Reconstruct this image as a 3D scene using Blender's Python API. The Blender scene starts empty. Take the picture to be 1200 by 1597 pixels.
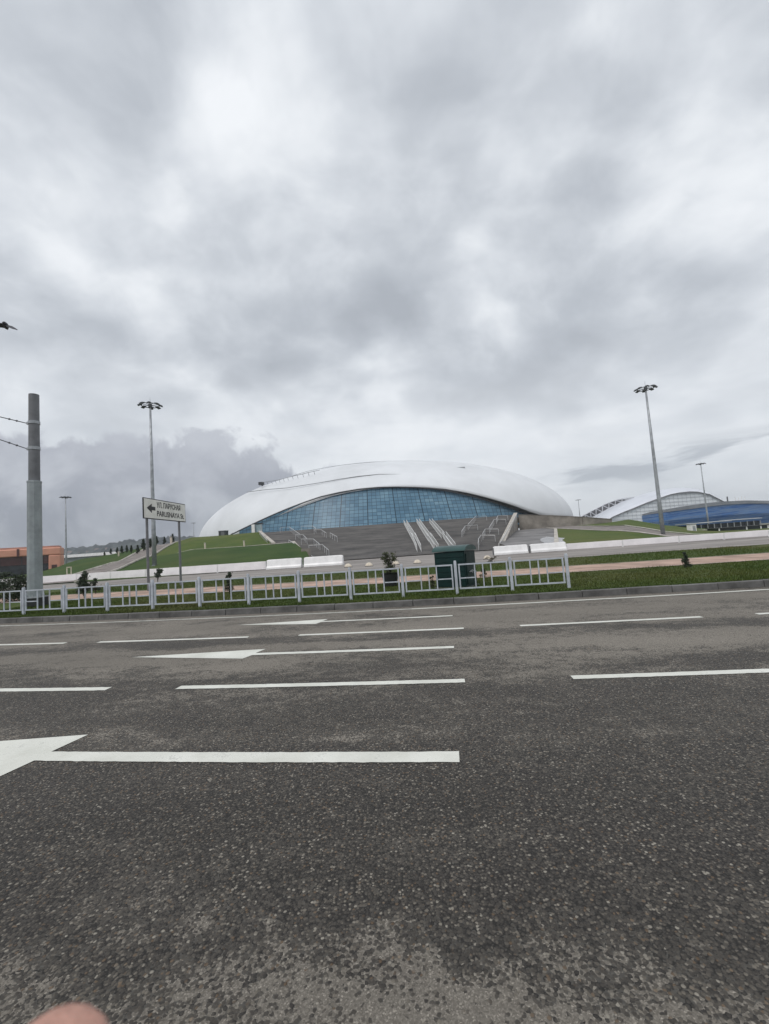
import bpy, bmesh, math, random
import numpy as np
from mathutils import Vector, Matrix
random.seed(7); RNG = np.random.default_rng(7)
C = bpy.context.scene.collection
S = bpy.context.scene
# ------------------------------------------------------------------ camera
F_PX, IW, IH = 680.0, 1200.0, 1597.0
ROLL, PITCH = 0.07, math.atan(54.4/680)
EYE = Vector((0, 0, 1.5))
HAZE = .00025
_X = Vector((1, 0, 0)); _U = Vector((0, -math.sin(PITCH), math.cos(PITCH))); FW = Vector((0, math.cos(PITCH), math.sin(PITCH)))
CR = _X*math.cos(ROLL) - _U*math.sin(ROLL); CU = _X*math.sin(ROLL) + _U*math.cos(ROLL)
cam = bpy.data.cameras.new('camera'); camo = bpy.data.objects.new('camera', cam); C.objects.link(camo); S.camera = camo
m = Matrix.Identity(4)
for i in range(3):
    m[i][0] = CR[i]; m[i][1] = CU[i]; m[i][2] = -FW[i]; m[i][3] = EYE[i]
camo.matrix_world = m
cam.sensor_width = 36; cam.sensor_fit = 'AUTO'; cam.lens = F_PX/IH*36
cam.clip_start = 0.01; cam.clip_end = 9000
cam.dof.use_dof = True; cam.dof.focus_distance = 9.0; cam.dof.aperture_fstop = 11.0
S.view_settings.view_transform = 'Standard'; S.view_settings.look = 'None'; S.view_settings.gamma = 1; S.view_settings.exposure = 0.18
S.view_settings.use_curve_mapping = False
# ------------------------------------------------------------------ sun
SUN_EL, SUN_AZ = math.radians(54), math.radians(-140)      # azimuth from +Y towards +X
sl = bpy.data.lights.new('sun', 'SUN'); sl.energy = 1.35; sl.angle = math.radians(25); sl.color = (1, .965, .92)
so = bpy.data.objects.new('sun', sl); C.objects.link(so)
sd = Vector((math.sin(SUN_AZ)*math.cos(SUN_EL), math.cos(SUN_AZ)*math.cos(SUN_EL), math.sin(SUN_EL)))
so.rotation_euler = sd.to_track_quat('Z', 'Y').to_euler(); so.location = (0, -20, 60)

# ------------------------------------------------------------------ node helper
class NT:
    def __init__(s, tree): s.t = tree; s.l = tree.links
    def n(s, typ, **kw):
        nd = s.t.nodes.new(typ)
        for k, v in kw.items():
            if k.startswith('i_'): 
                key = k[2:]; key = int(key) if key.isdigit() else key.replace('_', ' ')
                s.put(nd.inputs[key], v)
            else: setattr(nd, k, v)
        return nd
    def put(s, sock, v):
        if isinstance(v, bpy.types.NodeSocket): s.l.new(v, sock)
        elif v is not None:
            if isinstance(v, (tuple, list)) and len(v) == 3 and sock.type == 'RGBA': v = (*v, 1)
            sock.default_value = v
    def math(s, op, a, b=None, c=None, clamp=False):
        nd = s.t.nodes.new('ShaderNodeMath'); nd.operation = op; nd.use_clamp = clamp
        s.put(nd.inputs[0], a); s.put(nd.inputs[1], b)
        if c is not None: s.put(nd.inputs[2], c)
        return nd.outputs[0]
    def mr(s, v, a, b, c=0.0, d=1.0, smooth=False):
        nd = s.t.nodes.new('ShaderNodeMapRange'); nd.interpolation_type = 'SMOOTHSTEP' if smooth else 'LINEAR'
        s.put(nd.inputs[0], v); s.put(nd.inputs[1], a); s.put(nd.inputs[2], b); s.put(nd.inputs[3], c); s.put(nd.inputs[4], d)
        return nd.outputs[0]
    def mix(s, f, a, b, blend='MIX'):
        nd = s.t.nodes.new('ShaderNodeMix'); nd.data_type = 'RGBA'; nd.blend_type = blend
        s.put(nd.inputs[0], f); s.put(nd.inputs[6], a); s.put(nd.inputs[7], b)
        return nd.outputs[2]
    def noise(s, vec, scale, detail=4, rough=.5, dist=0.0, dim='3D', lac=2.0):
        nd = s.t.nodes.new('ShaderNodeTexNoise'); nd.noise_dimensions = dim
        s.put(nd.inputs['Vector'], vec); nd.inputs['Scale'].default_value = scale; nd.inputs['Detail'].default_value = detail
        nd.inputs['Roughness'].default_value = rough; nd.inputs['Distortion'].default_value = dist; nd.inputs['Lacunarity'].default_value = lac
        return nd.outputs[0]
    def ramp(s, v, stops, interp='LINEAR'):
        nd = s.t.nodes.new('ShaderNodeValToRGB'); nd.color_ramp.interpolation = interp
        e = nd.color_ramp.elements
        while len(e) < len(stops): e.new(.5)
        for i, (p, c) in enumerate(stops):
            e[i].position = p; e[i].color = (*c, 1) if len(c) == 3 else c
        s.put(nd.inputs[0], v); return nd.outputs[0]
    def comb(s, x, y, z):
        nd = s.t.nodes.new('ShaderNodeCombineXYZ'); s.put(nd.inputs[0], x); s.put(nd.inputs[1], y); s.put(nd.inputs[2], z); return nd.outputs[0]
    def sep(s, v):
        nd = s.t.nodes.new('ShaderNodeSeparateXYZ'); s.put(nd.inputs[0], v); return nd.outputs

# ------------------------------------------------------------------ world: overcast sky
W = bpy.data.worlds.new('World'); S.world = W; W.use_nodes = True
t = W.node_tree; t.nodes.clear(); k = NT(t)
tc = k.n('ShaderNodeTexCoord').outputs['Generated']
dx, dy, dz = k.sep(tc)
el = k.math('ARCSINE', dz); az = k.math('ARCTAN2', dx, dy)
zc = k.math('MAXIMUM', dz, 0.0)
den = k.math('ADD', zc, 0.42)
CLOUD_Z = 5.1
u = k.math('DIVIDE', dx, den); v = k.math('DIVIDE', dy, den)
uv = k.comb(u, v, CLOUD_Z)
w1 = k.noise(uv, 2.2, 3, .5); w2 = k.noise(k.comb(u, v, CLOUD_Z+5), 2.2, 3, .5)
uvw = k.comb(k.math('ADD', u, k.mr(w1, 0, 1, -.09, .09)), k.math('ADD', v, k.mr(w2, 0, 1, -.09, .09)), CLOUD_Z+2)
n1 = k.noise(uvw, 3.3, 5, .46)
n2 = k.noise(uvw, 9.0, 5, .55)
n3 = k.noise(k.comb(u, v, CLOUD_Z+9), 1.4, 2, .5)
s1 = k.math('ADD', k.math('MULTIPLY', n1, .62), k.math('ADD', k.math('MULTIPLY', n2, .16), k.math('MULTIPLY', n3, .34)))
s1 = k.math('ADD', k.math('MULTIPLY', k.math('SUBTRACT', s1, .54), 1.35), .55)
# the middle of the cloud deck is thickest
thick = k.math('MULTIPLY', k.mr(el, math.radians(14), math.radians(26), 0, 1, True), k.mr(el, math.radians(50), math.radians(34), .35, 1, True))
s1 = k.math('SUBTRACT', s1, k.math('MULTIPLY', thick, .035))
cl = k.ramp(s1, [(.34, (.400, .428, .470)), (.44, (.478, .510, .555)), (.51, (.568, .601, .645)), (.565, (.655, .688, .730)), (.62, (.755, .785, .82)), (.69, (.85, .875, .905))])
# brighter, smoother veil low over the horizon
veil = k.mr(el, math.radians(7), math.radians(27), 1, 0, True)
vn = k.noise(k.comb(k.math('MULTIPLY', az, 2.2), k.math('MULTIPLY', el, 9.0), 1.0), 1.6, 6, .5, .3)
vc = k.ramp(vn, [(.3, (.66, .695, .735)), (.5, (.745, .775, .81)), (.7, (.83, .855, .88))])
cl = k.mix(k.math('MULTIPLY', veil, .8), cl, vc)
# dark cumulus bank low on the left
top = k.mr(az, math.radians(-17), math.radians(-3), math.radians(14.4), math.radians(8.0), False)
bn = k.noise(k.comb(k.math('MULTIPLY', az, 1.0), el, 4.0), 9.0, 7, .56, .3)
bn2 = k.noise(k.comb(k.math('MULTIPLY', az, .8), el, 8.0), 3.2, 3, .5)
edge = k.math('SUBTRACT', k.math('ADD', top, k.math('ADD', k.mr(bn, 0, 1, -.11, .11), k.mr(bn2, 0, 1, -.10, .10))), el)
bm_ = k.math('MULTIPLY', k.mr(edge, -.005, .020, 0, 1, True), k.mr(az, math.radians(0), math.radians(-9), 0, 1, True))
bcol = k.ramp(k.mr(el, 0, math.radians(14), 0, 1), [(0, (.195, .213, .258)), (.45, (.27, .287, .335)), (1, (.415, .433, .485))])
bcol = k.mix(k.mr(bn, .42, .62, 0, .6), bcol, (.55, .575, .62))
cl = k.mix(k.math('MULTIPLY', bm_, .92), cl, bcol)
# thin grey streaks low on the right
sn = k.noise(k.comb(k.math('MULTIPLY', az, 3.0), k.math('MULTIPLY', el, 16.0), 2.0), 1.9, 6, .55, .3)
sm = k.math('MULTIPLY', k.mr(sn, .46, .60, 0, 1, True), k.mr(az, math.radians(15), math.radians(26), 0, 1, True))
sm = k.math('MULTIPLY', sm, k.math('MULTIPLY', k.mr(el, math.radians(4.5), math.radians(6.5), 0, 1, True), k.mr(el, math.radians(10.0), math.radians(7.6), 0, 1, True)))
cl = k.mix(k.math('MULTIPLY', sm, .75), cl, (.40, .43, .475))
# overcast skies are brighter overhead
zb = k.mr(el, math.radians(50), math.radians(80), 1.0, 1.5, True)
cl = k.mix(1.0, cl, k.comb(zb, zb, zb), 'MULTIPLY')
sky = k.n('ShaderNodeTexSky', sky_type='NISHITA', sun_disc=False, sun_elevation=SUN_EL, sun_rotation=SUN_AZ)
bg1 = k.n('ShaderNodeBackground', i_Color=sky.outputs[0], i_Strength=.08)
bg2 = k.n('ShaderNodeBackground', i_Color=cl, i_Strength=1.0)
mx = k.n('ShaderNodeMixShader', i_0=.94); k.l.new(bg1.outputs[0], mx.inputs[1]); k.l.new(bg2.outputs[0], mx.inputs[2])
out = k.n('ShaderNodeOutputWorld'); k.l.new(mx.outputs[0], out.inputs[0])

# ------------------------------------------------------------------ geometry helpers
def ray(x, y): return FW + CR*((x-600)/F_PX) - CU*((y-IH/2)/F_PX)
def at(x, y, Y):
    d = ray(x, y); return EYE + d*(Y/d.y)
def gz(x, y, z=0.15):
    d = ray(x, y); return EYE + d*((z-EYE.z)/d.z)
RA = math.radians(-8.1); TV = Vector((math.cos(RA), math.sin(RA), 0)); NV = Vector((-math.sin(RA), math.cos(RA), 0))
def bend(t):
    a = abs(t+1)
    return .0046*a*a if a < 12 else .0046*144 + (a-12)*.0046*24*max(0.0, 1-(a-12)/60)
def P(t, n, z=0.0):
    q = TV*t + NV*(n+bend(t)); return Vector((q.x, q.y, z))

class MB:
    def __init__(s): s.v = []; s.f = []; s.uv = None
    def add(s, vs, fs):
        o = len(s.v); s.v += [tuple(q) for q in vs]; s.f += [tuple(i+o for i in f) for f in fs]; return s
    def box(s, c, size, rz=0, M=None):
        cx, cy, cz = c; sx, sy, sz = [q/2 for q in size]; cr, sr = math.cos(rz), math.sin(rz); vs = []
        for z in (-sz, sz):
            for x, y in ((-sx, -sy), (sx, -sy), (sx, sy), (-sx, sy)):
                vs.append((cx+x*cr-y*sr, cy+x*sr+y*cr, cz+z))
        if M: vs = [M @ Vector(q) for q in vs]
        return s.add(vs, [(3, 2, 1, 0), (4, 5, 6, 7), (0, 1, 5, 4), (1, 2, 6, 5), (2, 3, 7, 6), (3, 0, 4, 7)])
    def beam(s, a, b, w, h, up=Vector((0, 0, 1))):
        a = Vector(a); b = Vector(b); d = (b-a).normalized(); sd_ = d.cross(up)
        if sd_.length < 1e-4: sd_ = Vector((1, 0, 0))
        sd_.normalize(); u_ = sd_.cross(d).normalized(); vs = []
        for p in (a, b):
            for x, y in ((-1, -1), (1, -1), (1, 1), (-1, 1)): vs.append(p+sd_*(x*w/2)+u_*(y*h/2))
        return s.add(vs, [(0, 1, 2, 3), (7, 6, 5, 4), (0, 4, 5, 1), (1, 5, 6, 2), (2, 6, 7, 3), (3, 7, 4, 0)])
    def tube(s, pts, rad, n=8, cap=True):
        pts = [Vector(p) for p in pts]; rr = rad if isinstance(rad, (list, tuple)) else [rad]*len(pts)
        o = len(s.v); prev = None
        for i, p in enumerate(pts):
            d = (pts[min(i+1, len(pts)-1)]-pts[max(i-1, 0)]).normalized()
            if prev is None:
                a = Vector((0, 0, 1)) if abs(d.z) < .9 else Vector((1, 0, 0)); e1 = d.cross(a).normalized()
            else:
                e1 = (prev-d*prev.dot(d)).normalized()
            prev = e1; e2 = d.cross(e1)
            for j in range(n):
                q = 2*math.pi*j/n; s.v.append(tuple(p+(e1*math.cos(q)+e2*math.sin(q))*rr[i]))
        for i in range(len(pts)-1):
            for j in range(n):
                a = o+i*n+j; b = o+i*n+(j+1) % n; s.f.append((a, b, b+n, a+n))
        if cap:
            s.f.append(tuple(o+j for j in range(n-1, -1, -1))); s.f.append(tuple(o+(len(pts)-1)*n+j for j in range(n)))
        return s
    def grid(s, rows):
        o = len(s.v); nc = len(rows[0])
        for r in rows: s.v += [tuple(q) for q in r]
        for i in range(len(rows)-1):
            for j in range(nc-1):
                a = o+i*nc+j; s.f.append((a, a+1, a+nc+1, a+nc))
        return s
    def prism(s, pts, z0, z1):
        n = len(pts); vs = [(p[0], p[1], z0) for p in pts]+[(p[0], p[1], z1) for p in pts]
        return s.add(vs, [tuple(range(n-1, -1, -1)), tuple(range(n, 2*n))]+[(i, (i+1) % n, (i+1) % n+n, i+n) for i in range(n)])
    def build(s, name, mat=None, parent=None, smooth=False, bevel=0, label=None, cat=None, group=None, kind=None, origin=None, fixn=True, split=False):
        if split:
            par = list(range(len(s.v)))
            def find(a):
                while par[a] != a: par[a] = par[par[a]]; a = par[a]
                return a
            for f in s.f:
                for i in f[1:]: par[find(i)] = find(f[0])
            gr = {}
            for f in s.f: gr.setdefault(find(f[0]), []).append(f)
            res = []
            for fs in gr.values():
                ids = sorted({i for f in fs for i in f}); mp_ = {i: j for j, i in enumerate(ids)}; q = MB()
                q.v = [s.v[i] for i in ids]; q.f = [tuple(mp_[i] for i in f) for f in fs]
                res.append(q.build(name, mat, parent, smooth, bevel, label, cat, group, kind, origin, fixn))
            return res
        me = bpy.data.meshes.new(name)
        o_ = Vector(origin) if origin is not None else Vector((0, 0, 0))
        me.from_pydata([tuple(Vector(q)-o_) for q in s.v], [], s.f); me.update()
        if fixn:
            b = bmesh.new(); b.from_mesh(me); bmesh.ops.recalc_face_normals(b, faces=b.faces); b.to_mesh(me); b.free()
        if smooth:
            for p in me.polygons: p.use_smooth = True
        if mat: me.materials.append(mat)
        o = bpy.data.objects.new(name, me); C.objects.link(o); o.location = o_
        if parent:
            o.parent = parent; o.location = o_ if origin is not None else Vector((0, 0, 0))
        if bevel:
            bv = o.modifiers.new('bevel', 'BEVEL'); bv.width = bevel; bv.segments = 2; bv.limit_method = 'ANGLE'
        tag(o, label, cat, group, kind)
        return o
def tag(o, label=None, cat=None, group=None, kind=None):
    if label: o['label'] = label
    if cat: o['category'] = cat
    if group: o['group'] = group
    if kind: o['kind'] = kind
    return o
def empty(name, loc, label, cat, group=None, rz=0):
    o = bpy.data.objects.new(name, None); C.objects.link(o); o.location = loc; o.rotation_euler = (0, 0, rz); o.empty_display_size = .2
    return tag(o, label, cat, group)
KIDS = {}
def copy_tree(o, parent=None):
    c = o.copy(); C.objects.link(c); c.parent = parent
    for ch in list(o.children): copy_tree(ch, c)
    return c
ORD = ['first', 'second', 'third', 'fourth', 'fifth', 'sixth', 'seventh', 'eighth', 'ninth', 'tenth', 'eleventh', 'twelfth', 'thirteenth', 'fourteenth']

# ------------------------------------------------------------------ materials
def mat(name, col, rough=.7, var=.12, scale=6.0, metal=0.0, bump=0.0, spec=.5, col2=None, detail=5, lo=.35, hi=.65, stretch=(1, 1, 1), bscale=None):
    M = bpy.data.materials.new(name); M.use_nodes = True; tr = M.node_tree; tr.nodes.clear(); q = NT(tr)
    b = q.n('ShaderNodeBsdfPrincipled'); o = q.n('ShaderNodeOutputMaterial'); q.l.new(b.outputs[0], o.inputs[0])
    co = q.n('ShaderNodeTexCoord').outputs['Object']
    mp = q.n('ShaderNodeMapping', i_Vector=co, i_Scale=stretch).outputs[0]
    nz = q.noise(mp, scale, detail, .6)
    c2 = col2 or tuple(max(0, c*(1-2*var)) for c in col)
    c1 = col if col2 else tuple(min(1, c*(1+var)) for c in col)
    q.put(b.inputs['Base Color'], q.mix(q.mr(nz, lo, hi), c2, c1))
    q.put(b.inputs['Roughness'], q.mr(nz, .3, .7, min(1, rough+.08), max(0.02, rough-.08)))
    b.inputs['Metallic'].default_value = metal; b.inputs['Specular IOR Level'].default_value = spec
    if bump:
        bp = q.n('ShaderNodeBump', i_Height=q.noise(mp, bscale or scale*3, 4, .6), i_Strength=bump); bp.inputs['Distance'].default_value = .02
        q.l.new(bp.outputs[0], b.inputs['Normal'])
    M['bsdf'] = b.name
    return M
M = {}
M['steel'] = mat('galvanised_steel', (.36, .38, .40), .5, .12, 3, .3)
M['pole'] = mat('grey_pole_paint', (.27, .30, .31), .55, .10, 2.5, 0, .05)
M['pole_up'] = mat('dark_pole_paint', (.15, .155, .165), .55, .10, 2.5)
M['dark'] = mat('dark_metal', (.045, .048, .052), .5, .2, 4)
M['lampgrey'] = mat('lamp_grey', (.10, .105, .115), .5, .2, 5)
M['rail'] = mat('railing_paint', (.47, .50, .55), .45, .10, 5, 0, .03)
M['kerb'] = mat('kerb_concrete', (.115, .112, .108), .9, .22, 2.2, 0, .25)
M['whitewall'] = mat('white_panel', (.87, .835, .842), .6, .05, .8)
M['whiteplastic'] = mat('white_plastic', (.84, .83, .825), .5, .06, 1.2)
M['concrete'] = mat('pale_concrete', (.44, .41, .365), .9, .18, 1.1, 0, .15)
M['beige'] = mat('beige_concrete_wall', (.27, .245, .215), .9, .18, .5, 0, .1)
M['rampmat'] = mat('ramp_stone', (.20, .175, .160), .9, .2, .6, 0, .1)
M['pave'] = mat('pavement', (.245, .222, .205), .9, .16, .25, 0, .1, stretch=(.5, 1.6, 1))
M['pink'] = mat('pink_path', (.40, .275, .215), .9, .18, .9, 0, .15)
M['green_metal'] = mat('dark_green_metal', (.005, .026, .025), .5, .15, 2, spec=.3)
M['cream'] = mat('cream_stone', (.62, .55, .45), .8, .12, 6)
M['bark'] = mat('bark', (.06, .045, .035), .95, .3, 12, 0, .3)
M['leaf_dark'] = mat('dark_leaf', (.042, .062, .030), .7, .1, 3, col2=(.015, .025, .014))
M['leaf_mid'] = mat('shrub_leaf', (.075, .085, .035), .7, .1, 4, col2=(.03, .04, .018))
M['leaf_red'] = mat('reddish_leaf', (.10, .075, .04), .7, .1, 5, col2=(.04, .04, .02))
M['orange'] = mat('orange_cladding', (.68, .33, .235), .6, .10, .15)
M['maroon'] = mat('maroon_glazing', (.085, .035, .033), .3, .2, .4)
M['glassdark'] = mat('dark_glass', (.03, .037, .045), .15, .3, .8)
M['silver'] = mat('silver_roof', (.50, .52, .54), .35, .08, .4, .3)
M['hill'] = mat('hill_cover', (.070, .080, .065), .95, .2, .03, col2=(.018, .026, .022))
M['house'] = mat('house_wall', (.42, .40, .38), .8, .12, .1)
M['roofred'] = mat('house_roof', (.18, .12, .10), .8, .12, .1)
M['truss'] = mat('white_truss', (.62, .63, .66), .5, .06, .1)
M['trussdark'] = mat('truss_decking', (.13, .125, .13), .7, .2, .1)
M['shellwhite'] = mat('stadium_membrane', (.66, .68, .73), .45, .05, .03)
M['facadepale'] = mat('stadium_translucent_wall', (.74, .77, .80), .4, .07, .04)
M['facbar'] = mat('facade_bar_grey', (.50, .53, .57), .6, .1, .1)
M['seam'] = mat('seam_grey', (.30, .31, .325), .7, .2, .1)
M['ground'] = mat('far_ground', (.10, .11, .07), .95, .25, .02, col2=(.17, .16, .14))
M['planter'] = mat('black_planter', (.018, .02, .021), .6, .2, 5)
M['black'] = mat('sign_black', (.015, .015, .016), .5, .1, 5)
M['signwhite'] = mat('sign_face', (.74, .735, .69), .45, .05, 2)
M['bird'] = mat('bird_feather', (.075, .075, .085), .8, .3, 30)

def grass_mat(name, c1, c2, c3, sc=.8):
    G = bpy.data.materials.new(name); G.use_nodes = True; tr = G.node_tree; tr.nodes.clear(); q = NT(tr)
    b = q.n('ShaderNodeBsdfPrincipled'); o = q.n('ShaderNodeOutputMaterial'); q.l.new(b.outputs[0], o.inputs[0])
    co = q.n('ShaderNodeTexCoord').outputs['Object']
    a = q.noise(co, sc, 5, .6); f = q.noise(co, sc*22, 4, .7); p = q.noise(co, sc*.22, 3, .5)
    col = q.mix(q.mr(a, .35, .65), c1, c2)
    col = q.mix(q.math('MULTIPLY', q.mr(p, .45, .7), .7), col, c3)
    col = q.mix(q.mr(f, .3, .7, .55, 0), col, tuple(c*.45 for c in c1))
    q.put(b.inputs['Base Color'], col); b.inputs['Roughness'].default_value = .9; b.inputs['Specular IOR Level'].default_value = .2
    bp = q.n('ShaderNodeBump', i_Height=f, i_Strength=.6); bp.inputs['Distance'].default_value = .05; q.l.new(bp.outputs[0], b.inputs['Normal'])
    return G
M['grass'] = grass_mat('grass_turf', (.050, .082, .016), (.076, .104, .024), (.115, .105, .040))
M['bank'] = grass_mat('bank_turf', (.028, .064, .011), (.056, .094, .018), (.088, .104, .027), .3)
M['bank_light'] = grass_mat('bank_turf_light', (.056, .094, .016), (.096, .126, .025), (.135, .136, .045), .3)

def asphalt():
    A = bpy.data.materials.new('asphalt'); A.use_nodes = True; tr = A.node_tree; tr.nodes.clear(); q = NT(tr)
    b = q.n('ShaderNodeBsdfPrincipled'); o = q.n('ShaderNodeOutputMaterial'); q.l.new(b.outputs[0], o.inputs[0])
    co = q.n('ShaderNodeTexCoord').outputs['Object']
    rot = q.n('ShaderNodeMapping', i_Vector=co); rot.inputs['Rotation'].default_value = (0, 0, -RA)
    tt, nn, _ = q.sep(rot.outputs[0])
    vo = q.n('ShaderNodeTexVoronoi', i_Vector=co, feature='F1'); vo.inputs['Scale'].default_value = 84; vo.inputs['Randomness'].default_value = 1
    r1, r2, r3 = q.sep(vo.outputs['Color'])
    vd = vo.outputs['Distance']
    vo2 = q.n('ShaderNodeTexVoronoi', i_Vector=co, feature='F1'); vo2.inputs['Scale'].default_value = 190
    q1, q2, q3 = q.sep(vo2.outputs['Color'])
    # wear: fine binder still on top (light) or aggregate laid bare (dark)
    wn = q.noise(q.comb(q.math('MULTIPLY', tt, .28), nn, 0.0), .9, 8, .62, .4)
    wn2 = q.noise(q.comb(q.math('MULTIPLY', tt, .8), q.math('MULTIPLY', nn, 1.6), 5.0), 1.3, 7, .66, .5)
    wn3 = q.noise(q.comb(tt, q.math('MULTIPLY', nn, 1.2), 8.0), 6.5, 4, .6, .6)
    w = q.math('ADD', q.math('MULTIPLY', wn, .45), q.math('ADD', q.math('MULTIPLY', wn2, .40), q.math('MULTIPLY', wn3, .27)))
    w = q.math('SUBTRACT', w, .06)
    band = q.n('ShaderNodeValToRGB'); e = band.color_ramp.elements
    stops = [(0, .95), (.12, .80), (.15, .60), (.185, .20), (.30, .16), (.32, .50), (.36, .40), (.42, .46), (.455, .58), (.50, .64), (.56, .90), (.63, .90), (.665, .42), (.69, .46), (.72, .90), (1, .85)]
    while len(e) < len(stops): e.new(.5)
    for i, (p_, c_) in enumerate(stops): e[i].position = p_; e[i].color = (c_, c_, c_, 1)
    wob = q.noise(q.comb(q.math('MULTIPLY', tt, .35), 0.0, 0.0), .7, 4, .6)
    q.put(band.inputs[0], q.math('DIVIDE', q.math('ADD', nn, q.mr(wob, 0, 1, -.35, .35)), 11.0))
    grain = q.math('MULTIPLY', q.math('SUBTRACT', r3, .5), .72)
    wear = q.mr(q.math('ADD', grain, q.math('ADD', q.math('MULTIPLY', q.math('SUBTRACT', w, .5), 3.3), q.math('SUBTRACT', band.outputs[0], .5))), -.05, .06, 0, 1, True)
    wear2 = q.mr(q.math('ADD', q.math('MULTIPLY', q.math('SUBTRACT', w, .5), 3.3), q.math('SUBTRACT', band.outputs[0], .5)), -.05, .45, 0, 1)
    # stones
    sb = q.ramp(r1, [(0, (.033, .0305, .028)), (.40, (.047, .0435, .0395)), (.72, (.062, .057, .051)), (.87, (.096, .087, .075)), (.96, (.155, .142, .122)), (1, (.27, .255, .225))])
    sb = q.mix(q.mr(r2, .95, .97, 0, .5), sb, (.17, .115, .07))
    gap = q.mr(vd, .45, .75, 0, .85, True)
    dark = q.mix(gap, sb, (.014, .0132, .0125))
    fine = q.ramp(q1, [(0, (.115, .106, .094)), (.6, (.160, .149, .133)), (.9, (.205, .191, .170)), (1, (.30, .28, .25))])
    stonevis = q.mr(q.math('ADD', r3, q.math('MULTIPLY', q.math('SUBTRACT', .75, wear2), .5)), .80, .84)
    light = q.mix(q.math('MULTIPLY', stonevis, .85), fine, q.mix(gap, sb, (.06, .06, .058)))
    big = q.noise(q.comb(q.math('MULTIPLY', tt, .2), q.math('MULTIPLY', nn, .8), 2.0), .6, 5, .6)
    col = q.mix(wear, dark, light)
    bg = q.mr(big, .3, .7, .80, 1.22)
    col = q.mix(1.0, col, q.comb(q.math('MULTIPLY', bg, 1.03), q.math('MULTIPLY', bg, 1.0), q.math('MULTIPLY', bg, .96)), 'MULTIPLY')
    q.put(b.inputs['Base Color'], col)
    q.put(b.inputs['Roughness'], q.mr(wear, 0, 1, .62, .85)); b.inputs['Specular IOR Level'].default_value = .25
    hgt = q.math('ADD', q.math('MULTIPLY', q.mr(vd, .2, .8, 1, 0, True), q.math('ADD', .35, r2)), q.math('MULTIPLY', q1, .15))
    bp = q.n('ShaderNodeBump', i_Height=hgt); q.put(bp.inputs['Strength'], q.mr(wear, 0, 1, .55, .28)); bp.inputs['Distance'].default_value = .007
    q.l.new(bp.outputs[0], b.inputs['Normal'])
    return A
M['asphalt'] = asphalt()

def paint():
    A = bpy.data.materials.new('road_paint'); A.use_nodes = True; tr = A.node_tree; tr.nodes.clear(); q = NT(tr)
    b = q.n('ShaderNodeBsdfPrincipled'); o = q.n('ShaderNodeOutputMaterial'); q.l.new(b.outputs[0], o.inputs[0])
    co = q.n('ShaderNodeTexCoord').outputs['Object']
    n = q.noise(co, 5, 7, .7); f = q.noise(co, 60, 3, .7)
    wear = q.mr(q.math('ADD', q.math('MULTIPLY', n, .6), q.math('MULTIPLY', f, .4)), .555, .66, 0, .62)
    base = q.mix(q.mr(q.noise(co, 2.5, 4, .6), .3, .7), (.54, .54, .485), (.68, .68, .625))
    q.put(b.inputs['Base Color'], q.mix(wear, base, (.22, .215, .20))); b.inputs['Roughness'].default_value = .6
    bp = q.n('ShaderNodeBump', i_Height=f, i_Strength=.3); bp.inputs['Distance'].default_value = .004; q.l.new(bp.outputs[0], b.inputs['Normal'])
    return A
M['paint'] = paint()
def paint_faded():
    A = M['paint'].copy(); A.name = 'faded_road_paint'
    for n in A.node_tree.nodes:
        if n.type == 'MAP_RANGE' and abs(n.inputs[1].default_value-.555) < 1e-4:
            n.inputs[1].default_value = .42; n.inputs[2].default_value = .60; n.inputs[4].default_value = .92
    return A
M['faded'] = paint_faded()

# ------------------------------------------------------------------ ground, road, strips
gm = MB(); R_ = 4000
gm.grid([[(-R_, -R_, -.06), (R_, -R_, -.06)], [(-R_, R_, -.06), (R_, R_, -.06)]]).build('ground', M['ground'], kind='structure')
TS = [-90, -75, -60, -50, -42, -36, -30, -26, -23]+[x*.5-20 for x in range(0, 71)]+[18, 21, 25, 30, 36, 42, 50, 60, 75, 90]
def strip(name, n0, n1, z, m_, t0=-90, t1=90, kind='structure', dz=0, **kw):
    ts = [t for t in TS if t0 <= t <= t1]
    return MB().grid([[P(t, n0, z) for t in ts], [P(t, n1, z+dz) for t in ts]]).build(name, m_, kind=kind, **kw)
road = MB().grid([[P(t, n, 0) for t in TS] for n in (-45, -6, 0, 4, 8, 10.86)]).build('road', M['asphalt'], kind='structure')
# kerb: stones a metre long with small gaps
kb = MB(); tk = -42.0
while tk < 40:
    a0, a1 = tk+.006, tk+.994
    h = .145+random.uniform(-.006, .006); off = random.uniform(-.008, .008)
    q = [P(a0, 10.85+off, -.03), P(a1, 10.85+off, -.03), P(a1, 11.05, -.03), P(a0, 11.05, -.03)]
    tp = [P(a0, 10.865+off, h), P(a1, 10.865+off, h), P(a1, 11.05, h), P(a0, 11.05, h)]
    kb.add(q+tp, [(0, 1, 5, 4), (1, 2, 6, 5), (2, 3, 7, 6), (3, 0, 4, 7), (4, 5, 6, 7)]); tk += 1.0
kb.build('kerb', M['kerb'], kind='structure', bevel=.012)
strip('kerb_bedding', 10.87, 11.2, .10, M['kerb'])
strip('verge', 11.055, 16.3, .118, M['grass'], dz=.02)
strip('path', 16.3, 19.4, .146, M['pink'])
strip('path_edging', 16.22, 16.3, .160, M['concrete'])
strip('path_edging', 19.4, 19.48, .160, M['concrete'])
strip('lawn', 19.48, 26.2, .142, M['grass'])
strip('footway', 26.2, 33.0, .15, M['pave'])
strip('footway_kerb', 26.1, 26.2, .175, M['concrete'])
pl = MB(); pl.grid([[P(t, n, .146 if n < 60 else .10) for t in TS] for n in (33.0, 60, 130, 200)]).build('plaza', M['pave'], kind='structure')

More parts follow.
